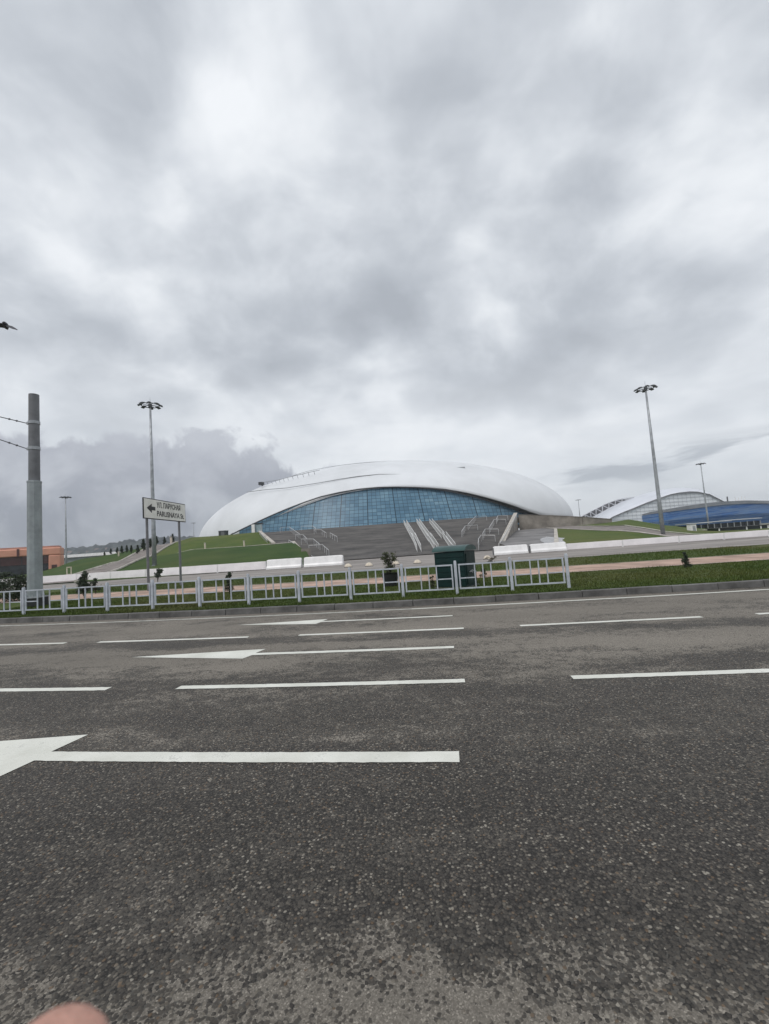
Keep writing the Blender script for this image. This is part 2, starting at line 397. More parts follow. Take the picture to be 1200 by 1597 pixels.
# road markings
def mark(poly, name='lane_marking', m_='paint', lab=None, z=.004):
    return MB().add([P(t, n, z) for t, n in poly], [tuple(range(len(poly)))]).build(name, M[m_], kind='structure')
def dash(t0, t1, n, w=.12, m_='paint', name='lane_marking'):
    k_ = max(2, int((t1-t0)/.05)+1) if t1-t0 < 10 else 200; ts = [t0+(t1-t0)*i/(k_-1) for i in range(k_)]; j_ = lambda: random.gauss(0, .0022)
    return MB().grid([[P(t+j_(), n-w/2+j_(), .004) for t in ts], [P(t+j_(), n+w/2+j_(), .004) for t in ts]]).build(name, M[m_], kind='structure')
# straight lane arrows (shaft and head are one painted mark)
def arrow(n, hw, sw, tt=-5.3, tb=-3.12, skew=.09, dn=0, t_end=-.05):
    ts = [tb+(t_end-tb)*i/60 for i in range(61)]; j_ = lambda: random.gauss(0, .002)
    lo_ = [(t, n-sw/2+j_()) for t in ts]; hi_ = [(t, n+sw/2+j_()) for t in reversed(ts)]
    poly = [(tt, n+dn), (tb-skew*.6, n-hw+dn)]+lo_+hi_+[(tb+skew*.6, n+hw+dn)]
    return mark(poly, 'lane_arrow')
arrow(3.205, .40, .155, tt=-5.5, tb=-3.40, skew=.08)
arrow(6.45, .29, .125, tt=-5.25, tb=-3.10, dn=.03)
arrow(9.17, .28, .11, tt=-4.78, tb=-2.83, dn=.02)
for t0, t1 in [(-12.4, -8.4), (-8.2, -4.28), (-3.33, .05), (1.16, 4.6), (5.8, 9.2), (10.4, 13.8)]: dash(t0, t1, 4.90, .12)
for t0, t1 in [(-16, -12.8), (-11.6, -7.9), (-7.1, -3.85), (-2.85, .13), (1.08, 3.98), (4.82, 7.9), (8.9, 12), (13, 16)]: dash(t0, t1, 7.80, .115)
dash(-45, -1.0, 10.40, .10, 'faded', 'edge_line'); dash(-1.0, 45, 10.40, .11, 'paint', 'edge_line')

# ------------------------------------------------------------------ terrain beyond the barriers
def prof(Y):
    xs = [42, 43.5, 68, 71, 94, 97, 150, 260]; zs = [0, .12, 2.95, 3.0, 6.35, 6.4, 7.9, 8.2]
    return float(np.interp(Y, xs, zs))
def fallL(b): return float(np.interp(b, [-.95, -.83, -.785, -.745, -.722, -.69, -.647, -.588, -.485, -.445], [.03, .06, .16, .34, .45, .53, .57, .72, .85, 1.0]))
def HL(X, Y):
    n_ = .06*math.sin(X*.31+Y*.17)+.05*math.sin(X*.13-Y*.29)
    return .155+prof(Y)*fallL(X/max(Y, 1))+(n_ if Y > 46 else 0)*min(1, prof(Y))
def bankX(Y):   # inner (stairs-side) edge of the left bank
    return float(np.interp(Y, [40, 54, 71, 71.01, 94, 150, 200], [-6.6, -9.9, -15.2, -18.4, -27.2, -46, -60]))
STZ = lambda Y: float(np.interp(Y, [56, 94], [.2, 6.4]))
def rightX(Y): return float(np.interp(Y, [54, 56, 94, 160], [13.9, 14.6, 28.0, 50]))
Ys_low = [42.3, 43.5, 45, 48, 51, 54, 57, 60, 63, 66, 69, 70.99]
Ys_up = [71.02, 73, 76, 79, 82, 85, 88, 91, 94, 97, 105, 115, 130, 150, 175]
def bank_rows(Ys):
    rows = []
    for Y in Ys:
        xi = bankX(Y); xs = np.concatenate([np.linspace(-125, -62, 12), np.linspace(-59, xi, 30)])
        rows.append([(x, Y, HL(x, Y)) for x in xs])
    return rows
rR = lambda Y: float(np.interp(Y, [44, 105], [-30.6, -49.0]))-1.0
def bank_part(Ys, f0, f1, n):
    return [[(x, Y, HL(x, Y)) for x in np.linspace(f0(Y), f1(Y), n)] for Y in Ys]
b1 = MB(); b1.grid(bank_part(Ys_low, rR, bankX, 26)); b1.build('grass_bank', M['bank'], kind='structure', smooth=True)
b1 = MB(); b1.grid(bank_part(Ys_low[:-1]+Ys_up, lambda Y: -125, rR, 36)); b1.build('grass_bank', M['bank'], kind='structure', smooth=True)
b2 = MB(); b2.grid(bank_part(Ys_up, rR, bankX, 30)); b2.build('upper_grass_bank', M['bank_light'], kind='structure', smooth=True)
# edging strip on the bench between the two banks
xs = np.linspace(-34, -15.0, 20)
MB().grid([[(x, 70.6, HL(x, 70.6)+.05) for x in xs], [(x, 71.3, HL(x, 71.3)+.06) for x in xs]]).build('bank_edging', M['concrete'], kind='structure')
# stepped ramp up the left bank with pale edgings
def ramp_line(u, Y0, Y1): return 0
def rampL(Y, s):   # s=0 left edge .. 1 right edge
    a = float(np.interp(Y, [44, 105], [-35.2, -54.0])); b = float(np.interp(Y, [44, 105], [-30.6, -49.0])); return a+(b-a)*s
Yr = list(np.linspace(42.6, 104, 42))
MB().grid([[(rampL(Y, s), Y, HL(rampL(Y, s), Y)+.07) for s in np.linspace(0, 1, 6)] for Y in Yr]).build('ramp_path', M['rampmat'], kind='structure', smooth=True)
for s, w in ((-.03, .16), (1.03, .16)):
    MB().tube([(rampL(Y, s), Y, HL(rampL(Y, s), Y)+.10) for Y in Yr], w, 6).build('ramp_edging', M['concrete'], kind='structure')
# upper plateau under and round the arena
MB().grid([[(x, Y, z) for x in np.linspace(bankX(min(Y, 150))-.2, rightX(Y)+.2, 10)] for Y, z in [(94, 6.4), (110, 6.5), (150, 6.7), (230, 6.8)]]).build('arena_terrace', M['pave'], kind='structure')
# right-hand ground
def HR(X, Y):
    g = float(np.interp(X/max(Y, 1), [.3, .5, .559, .6, .65, .70, .735, .80], [.97, 1.02, 1.17, .86, .49, .22, .08, .0]))
    return .155+float(np.interp(Y, [41, 43, 88, 110, 150], [0, .1, 2.95, 3.1, 3.1]))*g
YR = [39.5, 42, 45, 50, 55, 60, 65, 70, 75, 80, 85, 89.7]
def sheet(name, fx0, fx1, Ys, m_, off=0, nx=14):
    return MB().grid([[(x, Y, HR(x, Y)+off) for x in np.linspace(fx0(Y), fx1(Y), nx)] for Y in Ys]).build(name, m_, kind='structure', smooth=True)
lawnL = lambda Y: float(np.interp(Y, [39, 42, 80, 90], [15.6, 16.4, 31.2, 31.7]))
M['apron'] = mat('apron_asphalt', (.20, .19, .185), .75, .3, .35, 0, .1, col2=(.10, .096, .095))
sheet('apron', lambda Y: rightX(Y)-.3, lambda Y: lawnL(Y), YR, M['apron'])
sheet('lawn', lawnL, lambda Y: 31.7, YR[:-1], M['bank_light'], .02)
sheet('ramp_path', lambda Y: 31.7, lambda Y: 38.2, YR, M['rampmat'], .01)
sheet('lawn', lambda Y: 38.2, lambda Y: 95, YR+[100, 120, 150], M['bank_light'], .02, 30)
for fx in (lambda Y: 31.7, lambda Y: 38.2):
    MB().grid([[(fx(Y)-.2, Y, HR(fx(Y), Y)+.12), (fx(Y)+.2, Y, HR(fx(Y), Y)+.12)] for Y in YR]).build('ramp_edging', M['concrete'], kind='structure')
MB().grid([[(lawnL(Y)-.45, Y, HR(lawnL(Y), Y)+.10), (lawnL(Y)+.1, Y, HR(lawnL(Y), Y)+.10)] for Y in YR[:-1]]).build('lawn_edging', M['concrete'], kind='structure')
# a wet sheen of pale slush/puddle on the apron
MB().add([(gx, gy, HR(gx, gy)+.03) for gx, gy in [(17.2, 47), (19.6, 48), (20.8, 52), (22.4, 55), (22.0, 60), (20.0, 57), (18.6, 53)]], [tuple(range(7))]).build('puddle', mat('wet_patch', (.30, .295, .30), .3, .2, .8), kind='structure')

# ------------------------------------------------------------------ grand stairs
M['stair'] = mat('stair_stone', (.172, .164, .157), .85, .28, 1.0, 0, .1, col2=(.092, .090, .090), stretch=(.22, .6, .3), lo=.34, hi=.66, detail=10)
st = empty('grand_staircase', (0, 56, .15), 'wide dark grey flight of steps rising to the glass front of the dome arena', 'staircase')
sb_ = MB(); NST = 57
rows = []
for i in range(NST):
    Y0 = 56+i*38/NST; z0 = .2+i*6.2/NST; z1 = .2+(i+1)*6.2/NST
    def row(Y, z): 
        return [(x, Y-56, z-.15) for x in np.linspace(bankX(Y)+.02, rightX(Y), 14)]
    rows += [row(Y0+.001, z0), row(Y0+.03, z1)]
rows.append([(x, 38.4, 6.43-.15) for x in np.linspace(bankX(94)+.02, rightX(94), 14)])
sb_.grid(rows); sb_.build('steps', M['stair'], st)
# cheek walls
def cheek(name, pts, w, lab, cat='wall', rail=True, m_='beige', mtop='concrete', zb=-.2):
    o = empty(name, (*pts[0][:2], .1), lab, cat); org = Vector((*pts[0][:2], .1)); b = MB(); c_ = MB()
    for i in range(len(pts)-1):
        a = Vector(pts[i]); e_ = Vector(pts[i+1]); d = (e_-a); d.z = 0; d.normalize(); s_ = Vector((-d.y, d.x, 0))*w/2
        vs = []
        for p in (a, e_): vs += [Vector((p.x, p.y, zb))-s_, Vector((p.x, p.y, zb))+s_, p+s_, p-s_]
        b.add([q-org for q in vs], [(0, 1, 2, 3), (7, 6, 5, 4), (0, 4, 5, 1), (1, 5, 6, 2), (2, 6, 7, 3), (3, 7, 4, 0)])
        up = Vector((0, 0, .12)); s2 = s_*1.25; vs = []
        for p in (a, e_): vs += [p-s2+up*.02, p+s2+up*.02, p+s2+up, p-s2+up]
        c_.add([q-org for q in vs], [(0, 1, 2, 3), (7, 6, 5, 4), (0, 4, 5, 1), (1, 5, 6, 2), (2, 6, 7, 3), (3, 7, 4, 0)])
    b.build('wall_face', M[m_], o); c_.build('coping', M[mtop], o); return o
cheek('stair_cheek', [(-27.2, 94, 6.75), (-18.4, 71.2, 3.35)], .5, 'pale sloping kerb wall beside the upper left flight of the stairs', m_='concrete')
cheek('stair_cheek', [(-15.2, 70.9, 3.35), (-10.6, 57, .95)], .5, 'pale sloping kerb wall beside the lower left flight of the stairs', m_='concrete')
MB().box((0, 0, .95), (1.05, 1.0, 1.9)).build('stair_pillar', M['beige'], origin=None, label='short grey concrete pillar at the left foot of the stairs', cat='pillar').location = (-10.3, 55.6, .1)
cheek('retaining_wall', [(14.6, 56, .75), (28.2, 94, 6.75)], .6, 'beige concrete side wall sloping up along the right edge of the stairs')
cheek('terrace_wall', [(28.6, 93.6, 6.3), (35, 91.5, 5.55), (40.5, 90, 4.75), (47, 91, 3.9)], .5, 'beige concrete retaining wall below the right end of the white dome', mtop='beige')

# handrails on the stairs
def stair_hit(x, y, off=.95):
    d = ray(x, y); sl_ = 6.2/38
    return EYE+d*((.2-56*sl_+off-EYE.z)/(d.z-sl_*d.y))
def stair_rail(px, lab, rad=.042, posts=True, group='steel handrails on the stairs', mid=False):
    pts = [stair_hit(*q) for q in px]; org = Vector((pts[-1].x, pts[-1].y, STZ(pts[-1].y)))
    o = empty('stair_handrail', org, lab, 'handrail', group)
    MB().tube([p-org for p in pts], rad, 6).build('rail_bar', M['whiterail'], o)
    pb = MB()
    for i in range(len(pts)-1):
        L = (pts[i+1]-pts[i]).length; nn_ = max(1, int(L/1.6))
        for j in range(nn_+1):
            p = pts[i].lerp(pts[i+1], j/nn_)-org
            pb.tube([p, (p.x, p.y, p.z-.98)], rad*.8, 5)
    pb.build('rail_post', M['whiterail'], o, split=True)
    if mid: MB().tube([p-org-Vector((0, 0, .45)) for p in pts], rad*.8, 5).build('mid_bar', M['whiterail'], o)
    return o
M['whiterail'] = mat('pale_steel', (.50, .50, .50), .4, .06, 2, .2)
for px, lab in [
    ([(437, 824), (440, 822.5), (452, 822), (468, 833)], 'bent handrail at the top left of the stairs, leftmost of all'),
    ([(461, 834), (473, 834), (479, 840)], 'short bent handrail just below the leftmost top handrail'),
    ([(470, 840.7), (489, 840.4), (499, 848.7)], 'bent handrail halfway down the left side of the stairs'),
    ([(482, 850.7), (503, 849.3), (513, 858)], 'lowest bent handrail on the left side of the stairs'),
    ([(470, 820.7), (489, 820.4), (493, 824.7)], 'second bent handrail from the left at the top of the stairs'),
    ([(490, 826), (501, 826), (509, 831)], 'bent handrail under the second top handrail from the left'),
    ([(515, 831), (526, 837)], 'short straight sloping handrail, rightmost on the left side of the stairs'),
    ([(450.7, 842), (491, 870)], 'long straight handrail beside the lower left kerb wall of the stairs'),
    ([(405, 829), (417, 842.7)], 'straight handrail beside the upper left kerb wall of the stairs'),
    ([(772, 834.7), (750.5, 834.7), (746.7, 840), (746, 847)], 'lowest bent handrail on the right side of the stairs'),
    ([(777.5, 825), (757, 825), (752.7, 832.5)], 'bent handrail just above the lowest one on the right of the stairs'),
    ([(789, 810), (771, 810), (763, 823)], 'bent handrail near the top right of the stairs, below the last one'),
    ([(792, 804), (777, 804), (774, 810)], 'topmost bent handrail at the right end of the stairs'),
    ([(745, 818.7), (726, 820), (720, 829)], 'bent handrail halfway up, between the booth roof and the right rails'),
    ([(759, 805), (742, 805), (730, 818)], 'topmost bent handrail right of the middle of the stairs'),
    ([(806, 802), (777.5, 851)], 'long straight handrail along the beige right side wall of the stairs')]:
    stair_rail(px, lab)
def double_rail(segs, lab):
    p0 = stair_hit(*segs[-1][1]); org = Vector((p0.x, p0.y, STZ(p0.y))); o = empty('balustrade', org, lab, 'handrail', 'double white balustrades in the middle of the stairs')
    for a, b in segs:
        A_, B_ = stair_hit(*a), stair_hit(*b)
        for sx in (-.27, .27):
            m_ = MB(); q0 = A_-org+Vector((sx, 0, 0)); q1 = B_-org+Vector((sx, 0, 0))
            m_.tube([q0, q1], .04, 6); m_.tube([q0-Vector((0, 0, .75)), q1-Vector((0, 0, .75))], .035, 5)
            nn_ = int((q1-q0).length/.9)
            for j in range(nn_+1):
                p = q0.lerp(q1, j/nn_); m_.tube([p, p-Vector((0, 0, 1.0))], .028, 5)
            m_.build('balustrade_section', M['whitebar'], o)
M['whitebar'] = mat('white_rail_paint', (.60, .60, .59), .45, .05, 2)
double_rail([((632, 811), (647, 836)), ((645, 831), (653.5, 850))], 'left one of the three double white balustrades on the stairs')
double_rail([((652, 809), (671, 836)), ((669, 831), (681, 849))], 'middle one of the three double white balustrades on the stairs')
double_rail([((672, 809), (691, 831)), ((693, 829), (707.5, 848))], 'right one of the three double white balustrades, ending above the green booth')

# ------------------------------------------------------------------ the dome arena
DC = Vector((-3.4, 222, 8)); DS = Vector((91.4, 68, 35.0))
def dome_hit(x, y):
    d = ray(x, y); o = EYE-DC; a = Vector((o.x/DS.x, o.y/DS.y, o.z/DS.z)); e_ = Vector((d.x/DS.x, d.y/DS.y, d.z/DS.z))
    A_, B_, C_ = e_.dot(e_), 2*a.dot(e_), a.dot(a)-1; D_ = B_*B_-4*A_*C_
    return None if D_ < 0 else EYE+d*((-B_-math.sqrt(D_))/(2*A_))
arch_px = [(365, 832), (382, 823.5), (400, 815), (425, 803.5), (450, 793), (475, 783.5), (500, 775), (530, 768), (560, 763), (590, 760.3), (620, 759.7), (650, 760.5), (680, 763), (710, 768), (740, 775), (765, 782), (790, 790), (815, 799.5), (838, 806.5), (852, 808.3)]
AP = [dome_hit(*q) for q in arch_px]
def th_of(p): return math.atan2((p.x-DC.x)/DS.x, -(p.y-DC.y)/DS.y)
ath = [th_of(p) for p in AP]; azz = [p.z for p in AP]
def edge_z(th):
    if th <= ath[0]: return 10.9-min(1, (ath[0]-th)/.12)*3.4
    if th >= ath[-1]: return float(np.interp(th, [ath[-1], ath[-1]+.5, ath[-1]+.9], [azz[-1], 7.8, 7.0]))
    return float(np.interp(th, ath, azz))
def dome_pt(th, z, k_=1.0):
    s_ = (z-DC.z)/DS.z; r = math.sqrt(max(0, 1-s_*s_)) if s_ > 0 else 1.0
    return Vector((DC.x+DS.x*k_*r*math.sin(th), DC.y-DS.y*k_*r*math.cos(th), z))
arena = empty('dome_arena', (0, 222, 6.7), 'huge white domed arena with an arched blue glass front at the top of the stairs', 'arena')
AO = Vector((0, 222, 6.7))
NTH = 240
shell = MB(); rows = []
for i in range(NTH+1):
    th = -math.pi+2*math.pi*i/NTH; ze = edge_z(th); se = (ze-DC.z)/DS.z; pe = math.asin(max(-.15, min(1, se))) if se > 0 else se
    col_ = []
    for j in range(33):
        ph = pe+(math.pi/2-pe)*j/32
        z = DC.z+DS.z*(math.sin(ph) if ph > 0 else ph); r = math.cos(ph) if ph > 0 else 1
        col_.append((DS.x*r*math.sin(th), -DS.y*r*math.cos(th), z-AO.z))
    rows.append(col_)
shell.grid(rows)
M['dome'] = mat('white_dome_cladding', (.65, .665, .685), .5, .06, .05, detail=8, stretch=(1, 1, .35), bump=.0)
sh = shell.build('roof_shell', M['dome'], arena, smooth=True)
bmn = bmesh.new(); bmn.from_mesh(sh.data); bmesh.ops.remove_doubles(bmn, verts=bmn.verts, dist=.001); bmesh.ops.recalc_face_normals(bmn, faces=bmn.faces); bmn.to_mesh(sh.data); bmn.free()
sm_ = sh.modifiers.new('thickness', 'SOLIDIFY'); sm_.thickness = .35; sm_.offset = -1
def proud(p, d=.15):
    n_ = Vector(((p.x-DC.x)/DS.x**2, (p.y-DC.y)/DS.y**2, (p.z-DC.z)/DS.z**2)).normalized(); return p+n_*d-AO
ths = np.linspace(ath[0]-.02, ath[-1]+.10, 120)
MB().tube([proud(dome_pt(t_, edge_z(t_)), .02) for t_ in ths], .24, 6).build('roof_edge_trim', M['dark'], arena)
seam_px = [(386, 767.5), (413, 764), (448, 761), (493, 754), (533, 747), (560, 743), (590, 740), (630, 740), (670, 741), (705, 742), (739, 744), (777, 745), (806, 745.2)]
def densepx(p, n=8):
    r = []
    for a, b in zip(p, p[1:]): r += [(a[0]+(b[0]-a[0])*i/n, a[1]+(b[1]-a[1])*i/n) for i in range(n)]
    return r+[p[-1]]
sp = [dome_hit(*q) for q in densepx(seam_px)]; sp = [q for q in sp if q]
MB().tube([proud(q, .04) for q in sp], .15, 5).build('roof_seam', M['seam'], arena)
# second, fainter seam ring and a service rail on the crown
zz = 39.0
ringp = [dome_pt(t_, 38.5+1.6*math.cos(t_*1.2)) for t_ in np.linspace(-1.25, 1.0, 70)]
MB().tube([proud(q, .02) for q in ringp], .10, 5).build('roof_seam', M['seam'], arena)
rail_px = [(411, 754), (425, 752), (437, 750), (450, 746.5), (465, 743), (482, 739), (500, 735)]
rp = [q for q in (dome_hit(x, y+2.0) for x, y in densepx(rail_px, 4)) if q]
if len(rp) > 2:
    rb_ = MB(); rb_.tube([proud(q, 1.1) for q in rp], .12, 5)
    for a, b in list(zip(rp, rp[1:]))[::2]:
        for f_ in (0,): q = a.lerp(b, f_); rb_.tube([proud(q, -.3), proud(q, 1.1)], .10, 4)
    rb_.build('service_rail', M['seam'], arena)
q = dome_hit(409, 756.5)
if q: MB().box(proud(q, .7), (2.2, 1.5, 1.3)).tube([proud(q, -.5), proud(q, .7)], .3, 6).build('roof_horn', M['dark'], arena)
q = dome_hit(718, 731)
if q: MB().box(proud(q, .2), (3.6, 2.0, .7)).build('roof_vent', M['seam'], arena)
# glass front: a curved wall just inside the arch
GT0, GT1 = ath[0]+.02, ath[-1]-.01
glass = MB(); NG = 150; uvs = []
rows = []; arc = 0; prevp = None
for i in range(NG+1):
    th = GT0+(GT1-GT0)*i/NG; ze = edge_z(th)+.25
    base = dome_pt(th, 8.0, .988); base.z = 6.5
    if prevp: arc += (base-prevp).length
    prevp = base.copy()
    top_ = dome_pt(th, ze, .988)
    rows.append([tuple(base.lerp(top_, j/6)-AO) for j in range(7)]); uvs.append([(arc, 6.5+(ze-6.5)*j/6) for j in range(7)])
glass.grid(rows)
def glassmat():
    A = bpy.data.materials.new('blue_facade_glass'); A.use_nodes = True; tr = A.node_tree; tr.nodes.clear(); q = NT(tr)
    b = q.n('ShaderNodeBsdfPrincipled'); o = q.n('ShaderNodeOutputMaterial'); q.l.new(b.outputs[0], o.inputs[0])
    uv_ = q.n('ShaderNodeUVMap', uv_map='uv').outputs[0]
    br = q.n('ShaderNodeTexBrick', i_Vector=uv_, offset=0.0, squash=1.0)
    br.inputs['Color1'].default_value = (.0, .0, .0, 1); br.inputs['Color2'].default_value = (1, 1, 1, 1); br.inputs['Mortar'].default_value = (0, 0, 0, 1)
    br.inputs['Scale'].default_value = 1.0; br.inputs['Brick Width'].default_value = 1.75; br.inputs['Row Height'].default_value = 1.3; br.inputs['Mortar Size'].default_value = .07; br.inputs['Mortar Smooth'].default_value = .1
    br2 = q.n('ShaderNodeTexBrick', i_Vector=uv_, offset=0.0, squash=1.0)
    br2.inputs['Color1'].default_value = (1, 1, 1, 1); br2.inputs['Color2'].default_value = (1, 1, 1, 1); br2.inputs['Mortar'].default_value = (0, 0, 0, 1)
    br2.inputs['Brick Width'].default_value = 10.5; br2.inputs['Row Height'].default_value = 400; br2.inputs['Scale'].default_value = 1.0; br2.inputs['Mortar Size'].default_value = .18
    rnd = q.sep(br.outputs[0])[0]
    uu, vv, _ = q.sep(uv_)
    big = q.noise(q.comb(q.math('MULTIPLY', uu, .06), q.math('MULTIPLY', vv, .16), 0.0), 1.0, 4, .6)
    mixv = q.math('ADD', q.math('MULTIPLY', rnd, .26), q.math('MULTIPLY', big, .90))
    col = q.ramp(mixv, [(.30, (.066, .140, .210)), (.55, (.100, .200, .285)), (.75, (.145, .260, .345)), (.95, (.23, .36, .435))])
    col = q.mix(br.outputs['Fac'], col, (.030, .06, .085))
    col = q.mix(q.math('MULTIPLY', br2.outputs['Fac'], .8), col, (.012, .022, .032))
    q.put(b.inputs['Base Color'], col); b.inputs['Roughness'].default_value = .22; b.inputs['Specular IOR Level'].default_value = .35
    return A
gl = glass.build('glass_front', glassmat(), arena)
ul = gl.data.uv_layers.new(name='uv'); flat = [w_ for r in uvs for w_ in r]
for lp in gl.data.loops: ul.data[lp.index].uv = flat[lp.vertex_index]
# darker doors along the foot of the glass
db = MB()
for i in range(26):
    th = GT0+.12+(GT1-GT0-.24)*i/25; p = dome_pt(th, 8.0, .991); a = math.atan2(-(p.x-DC.x)/DS.x**2, (p.y-DC.y)/DS.y**2)
    db.box((p.x, p.y-222, 1.3), (2.4, .3, 3.0), math.atan2(-math.sin(th)*DS.y, 0)*0+math.atan(math.tan(th)*DS.y/DS.x))
db.build('entrance_door', M['glassdark'], arena, split=True)

# ------------------------------------------------------------------ entrance kiosk and boxes on the terrace
kk = empty('entrance_kiosk', (0, 0, 0), 'small pale blue glass kiosk at the left end of the stairs by the glass', 'kiosk')
p = at(403, 830, 97); kk.location = (p.x, 97, 6.35)
M['kglass'] = mat('pale_kiosk_glass', (.32, .42, .46), .2, .12, 1.2)
MB().box((0, 0, 1.05), (1.7, 1.5, 2.1)).build('cabin', M['kglass'], kk)
MB().box((0, 0, 2.25), (2.0, 1.8, .22)).build('roof', M['dark'], kk)
MB().box((-.95, -.8, 1.05), (.12, .12, 2.1)).box((.95, -.8, 1.05), (.12, .12, 2.1)).build('frame', M['whiterail'], kk, split=True)
kp = at(395.5, 830, 96)
ep = empty('kiosk_panel', (kp.x, 96, 6.35), 'narrow upright white panel standing left of the glass kiosk', 'panel')
MB().box((0, 0, 1.05), (.75, .12, 2.1)).build('panel_board', M['whiteplastic'], ep); MB().box((-.38, -.02, 1.05), (.06, .2, 2.2)).box((.38, -.02, 1.05), (.06, .2, 2.2)).build('panel_frame', M['steel'], ep, split=True)
p = at(349, 835, 120)
e_ = empty('utility_cabinet', (p.x, 120, HL(p.x, 120)-.05), 'small dark cabinet on the lawn before the white dome', 'cabinet')
MB().box((0, 0, .9), (2.2, 1.4, 1.8)).build('cabinet_body', M['dark'], e_); MB().box((0, 0, 1.86), (2.4, 1.6, .12)).build('cabinet_lid', M['steel'], e_); MB().box((.05, -.72, .9), (.9, .05, 1.4)).build('door', M['pole_up'], e_)

# ------------------------------------------------------------------ white barriers
def flat_barrier(a, b, h, lab, kind_='panel', group='white barrier panels'):
    a = Vector(a); b = Vector(b); d = b-a; L = d.length; rz = math.atan2(d.y, d.x)
    o = empty('barrier_panel' if kind_ == 'panel' else 'water_barrier', (a.x, a.y, .15), lab, 'barrier', group, rz)
    if kind_ == 'panel':
        MB().box((L/2, 0, h/2+.03), (L-.03, .09, h-.06)).build('board', M['whitewall'], o, bevel=.01)
        MB().box((.04, 0, h/2), (.05, .115, h)).box((L-.04, 0, h/2), (.05, .115, h)).build('panel_post', M['whiteplastic'], o, split=True)
    else:
        m_ = MB(); y0, y1, y2 = .30, .22, .12
        sec = [(-y0, 0), (y0, 0), (y0, .18), (y1, .32), (y2, h), (-y2, h), (-y1, .32), (-y0, .18)]
        n = len(sec); x0, x1 = .05, L-.05
        m_.add([(x0, y, z) for y, z in sec]+[(x1, y, z) for y, z in sec], [tuple(range(n-1, -1, -1)), tuple(range(n, 2*n))]+[(i, (i+1) % n, (i+1) % n+n, i+n) for i in range(n)])
        m_.build('barrier_body', M['whiteplastic'], o, bevel=.03)
        MB().box((L/2, 0, h+.01), (L*.9, .16, .05)).build('top_rib', M['whiteplastic'], o)
        MB().box((.02, 0, h*.45), (.08, .2, h*.8)).build('end_slot', M['pole_up'], o)
    return o
wl = [(-30, 927), (20, 920), (66, 914), (120, 910.5), (173, 905.5), (228, 901), (281, 896.5), (340, 893), (416, 889.5)]
pts = []
for x, y in wl:
    Yc = float(np.interp(x, [-30, 66, 173, 281, 416], [45.5, 45, 44, 42.5, 41])); q = at(x, y, Yc); pts.append(Vector((q.x, Yc, 0)))
for i in range(len(pts)-1):
    n_ = len(pts)-2-i
    flat_barrier(pts[i], pts[i+1], .80, f'flat pinkish white barrier panel, {ORD[n_]} to the left of the two brighter white barriers')
bl = [at(417, 890, 40.9), at(475, 886.5, 40.3), at(537, 883, 39.7)]
bl = [Vector((q.x, q.y, 0)) for q in bl]
flat_barrier(bl[0], bl[1]-Vector((.15, 0, 0)), 0.88, 'bright white barrier with sloped foot, left of the dark gap beside the stairs', 'water', 'bright white barriers')
flat_barrier(bl[1], bl[2], 0.88, 'bright white barrier with sloped foot ending at the row of stone half balls', 'water', 'bright white barriers')
br_ = [Vector((q.x, q.y, 0)) for q in (at(770, 868.5, 36.6), at(827, 865.5, 36.6), at(884, 862, 36.6))]
flat_barrier(br_[0], br_[1]-Vector((.15, 0, 0)), .72, 'bright white barrier with sloped foot right of the green booth', 'water', 'bright white barriers')
flat_barrier(br_[1], br_[2], .70, 'bright white barrier with sloped foot, second from the green booth, before the lawn', 'water', 'bright white barriers')
pr = [br_[2]]
for x, y in [(972, 857), (1060, 851), (1130, 846), (1200, 841.5), (1290, 836)]:
    Yc = float(np.interp(x, [884, 1200, 1290], [36.6, 36.0, 35.8])); q = at(x, y, Yc); pr.append(Vector((q.x, Yc, 0)))
for i in range(len(pr)-1):
    flat_barrier(pr[i], pr[i+1], .56, f'flat white barrier panel before the right lawn, {ORD[i]} panel right of the bright barriers')

# stone half balls
def half_ball(px, py, lab, r=.27):
    p = gz(px, py+2.2, .15); p = Vector((p.x, p.y, .15))
    o = empty('half_sphere_bollard', p, lab, 'bollard', 'cream stone half balls closing the gap')
    m_ = MB(); m_.grid([[(r*math.cos(ph)*math.cos(a), r*math.cos(ph)*math.sin(a), r*math.sin(ph)) for a in np.linspace(0, 2*math.pi, 21)] for ph in np.linspace(0, math.pi/2, 8)])
    m_.build('dome_stone', M['cream'], o, smooth=True); MB().tube([(0, 0, -.02), (0, 0, .04)], r*1.08, 20).build('base_ring', M['kerb'], o)
half_ball(543.5, 882.5, 'cream stone half ball next to the end of the left white barriers', .29)
half_ball(576, 881, 'cream stone half ball, second from the left white barriers', .29)
half_ball(617.5, 878.5, 'cream stone half ball partly behind the planter shrub', .28)
half_ball(651.5, 876.5, 'cream stone half ball between planter and green booth', .28)
half_ball(760.5, 870, 'cream stone half ball right of the green booth', .27)

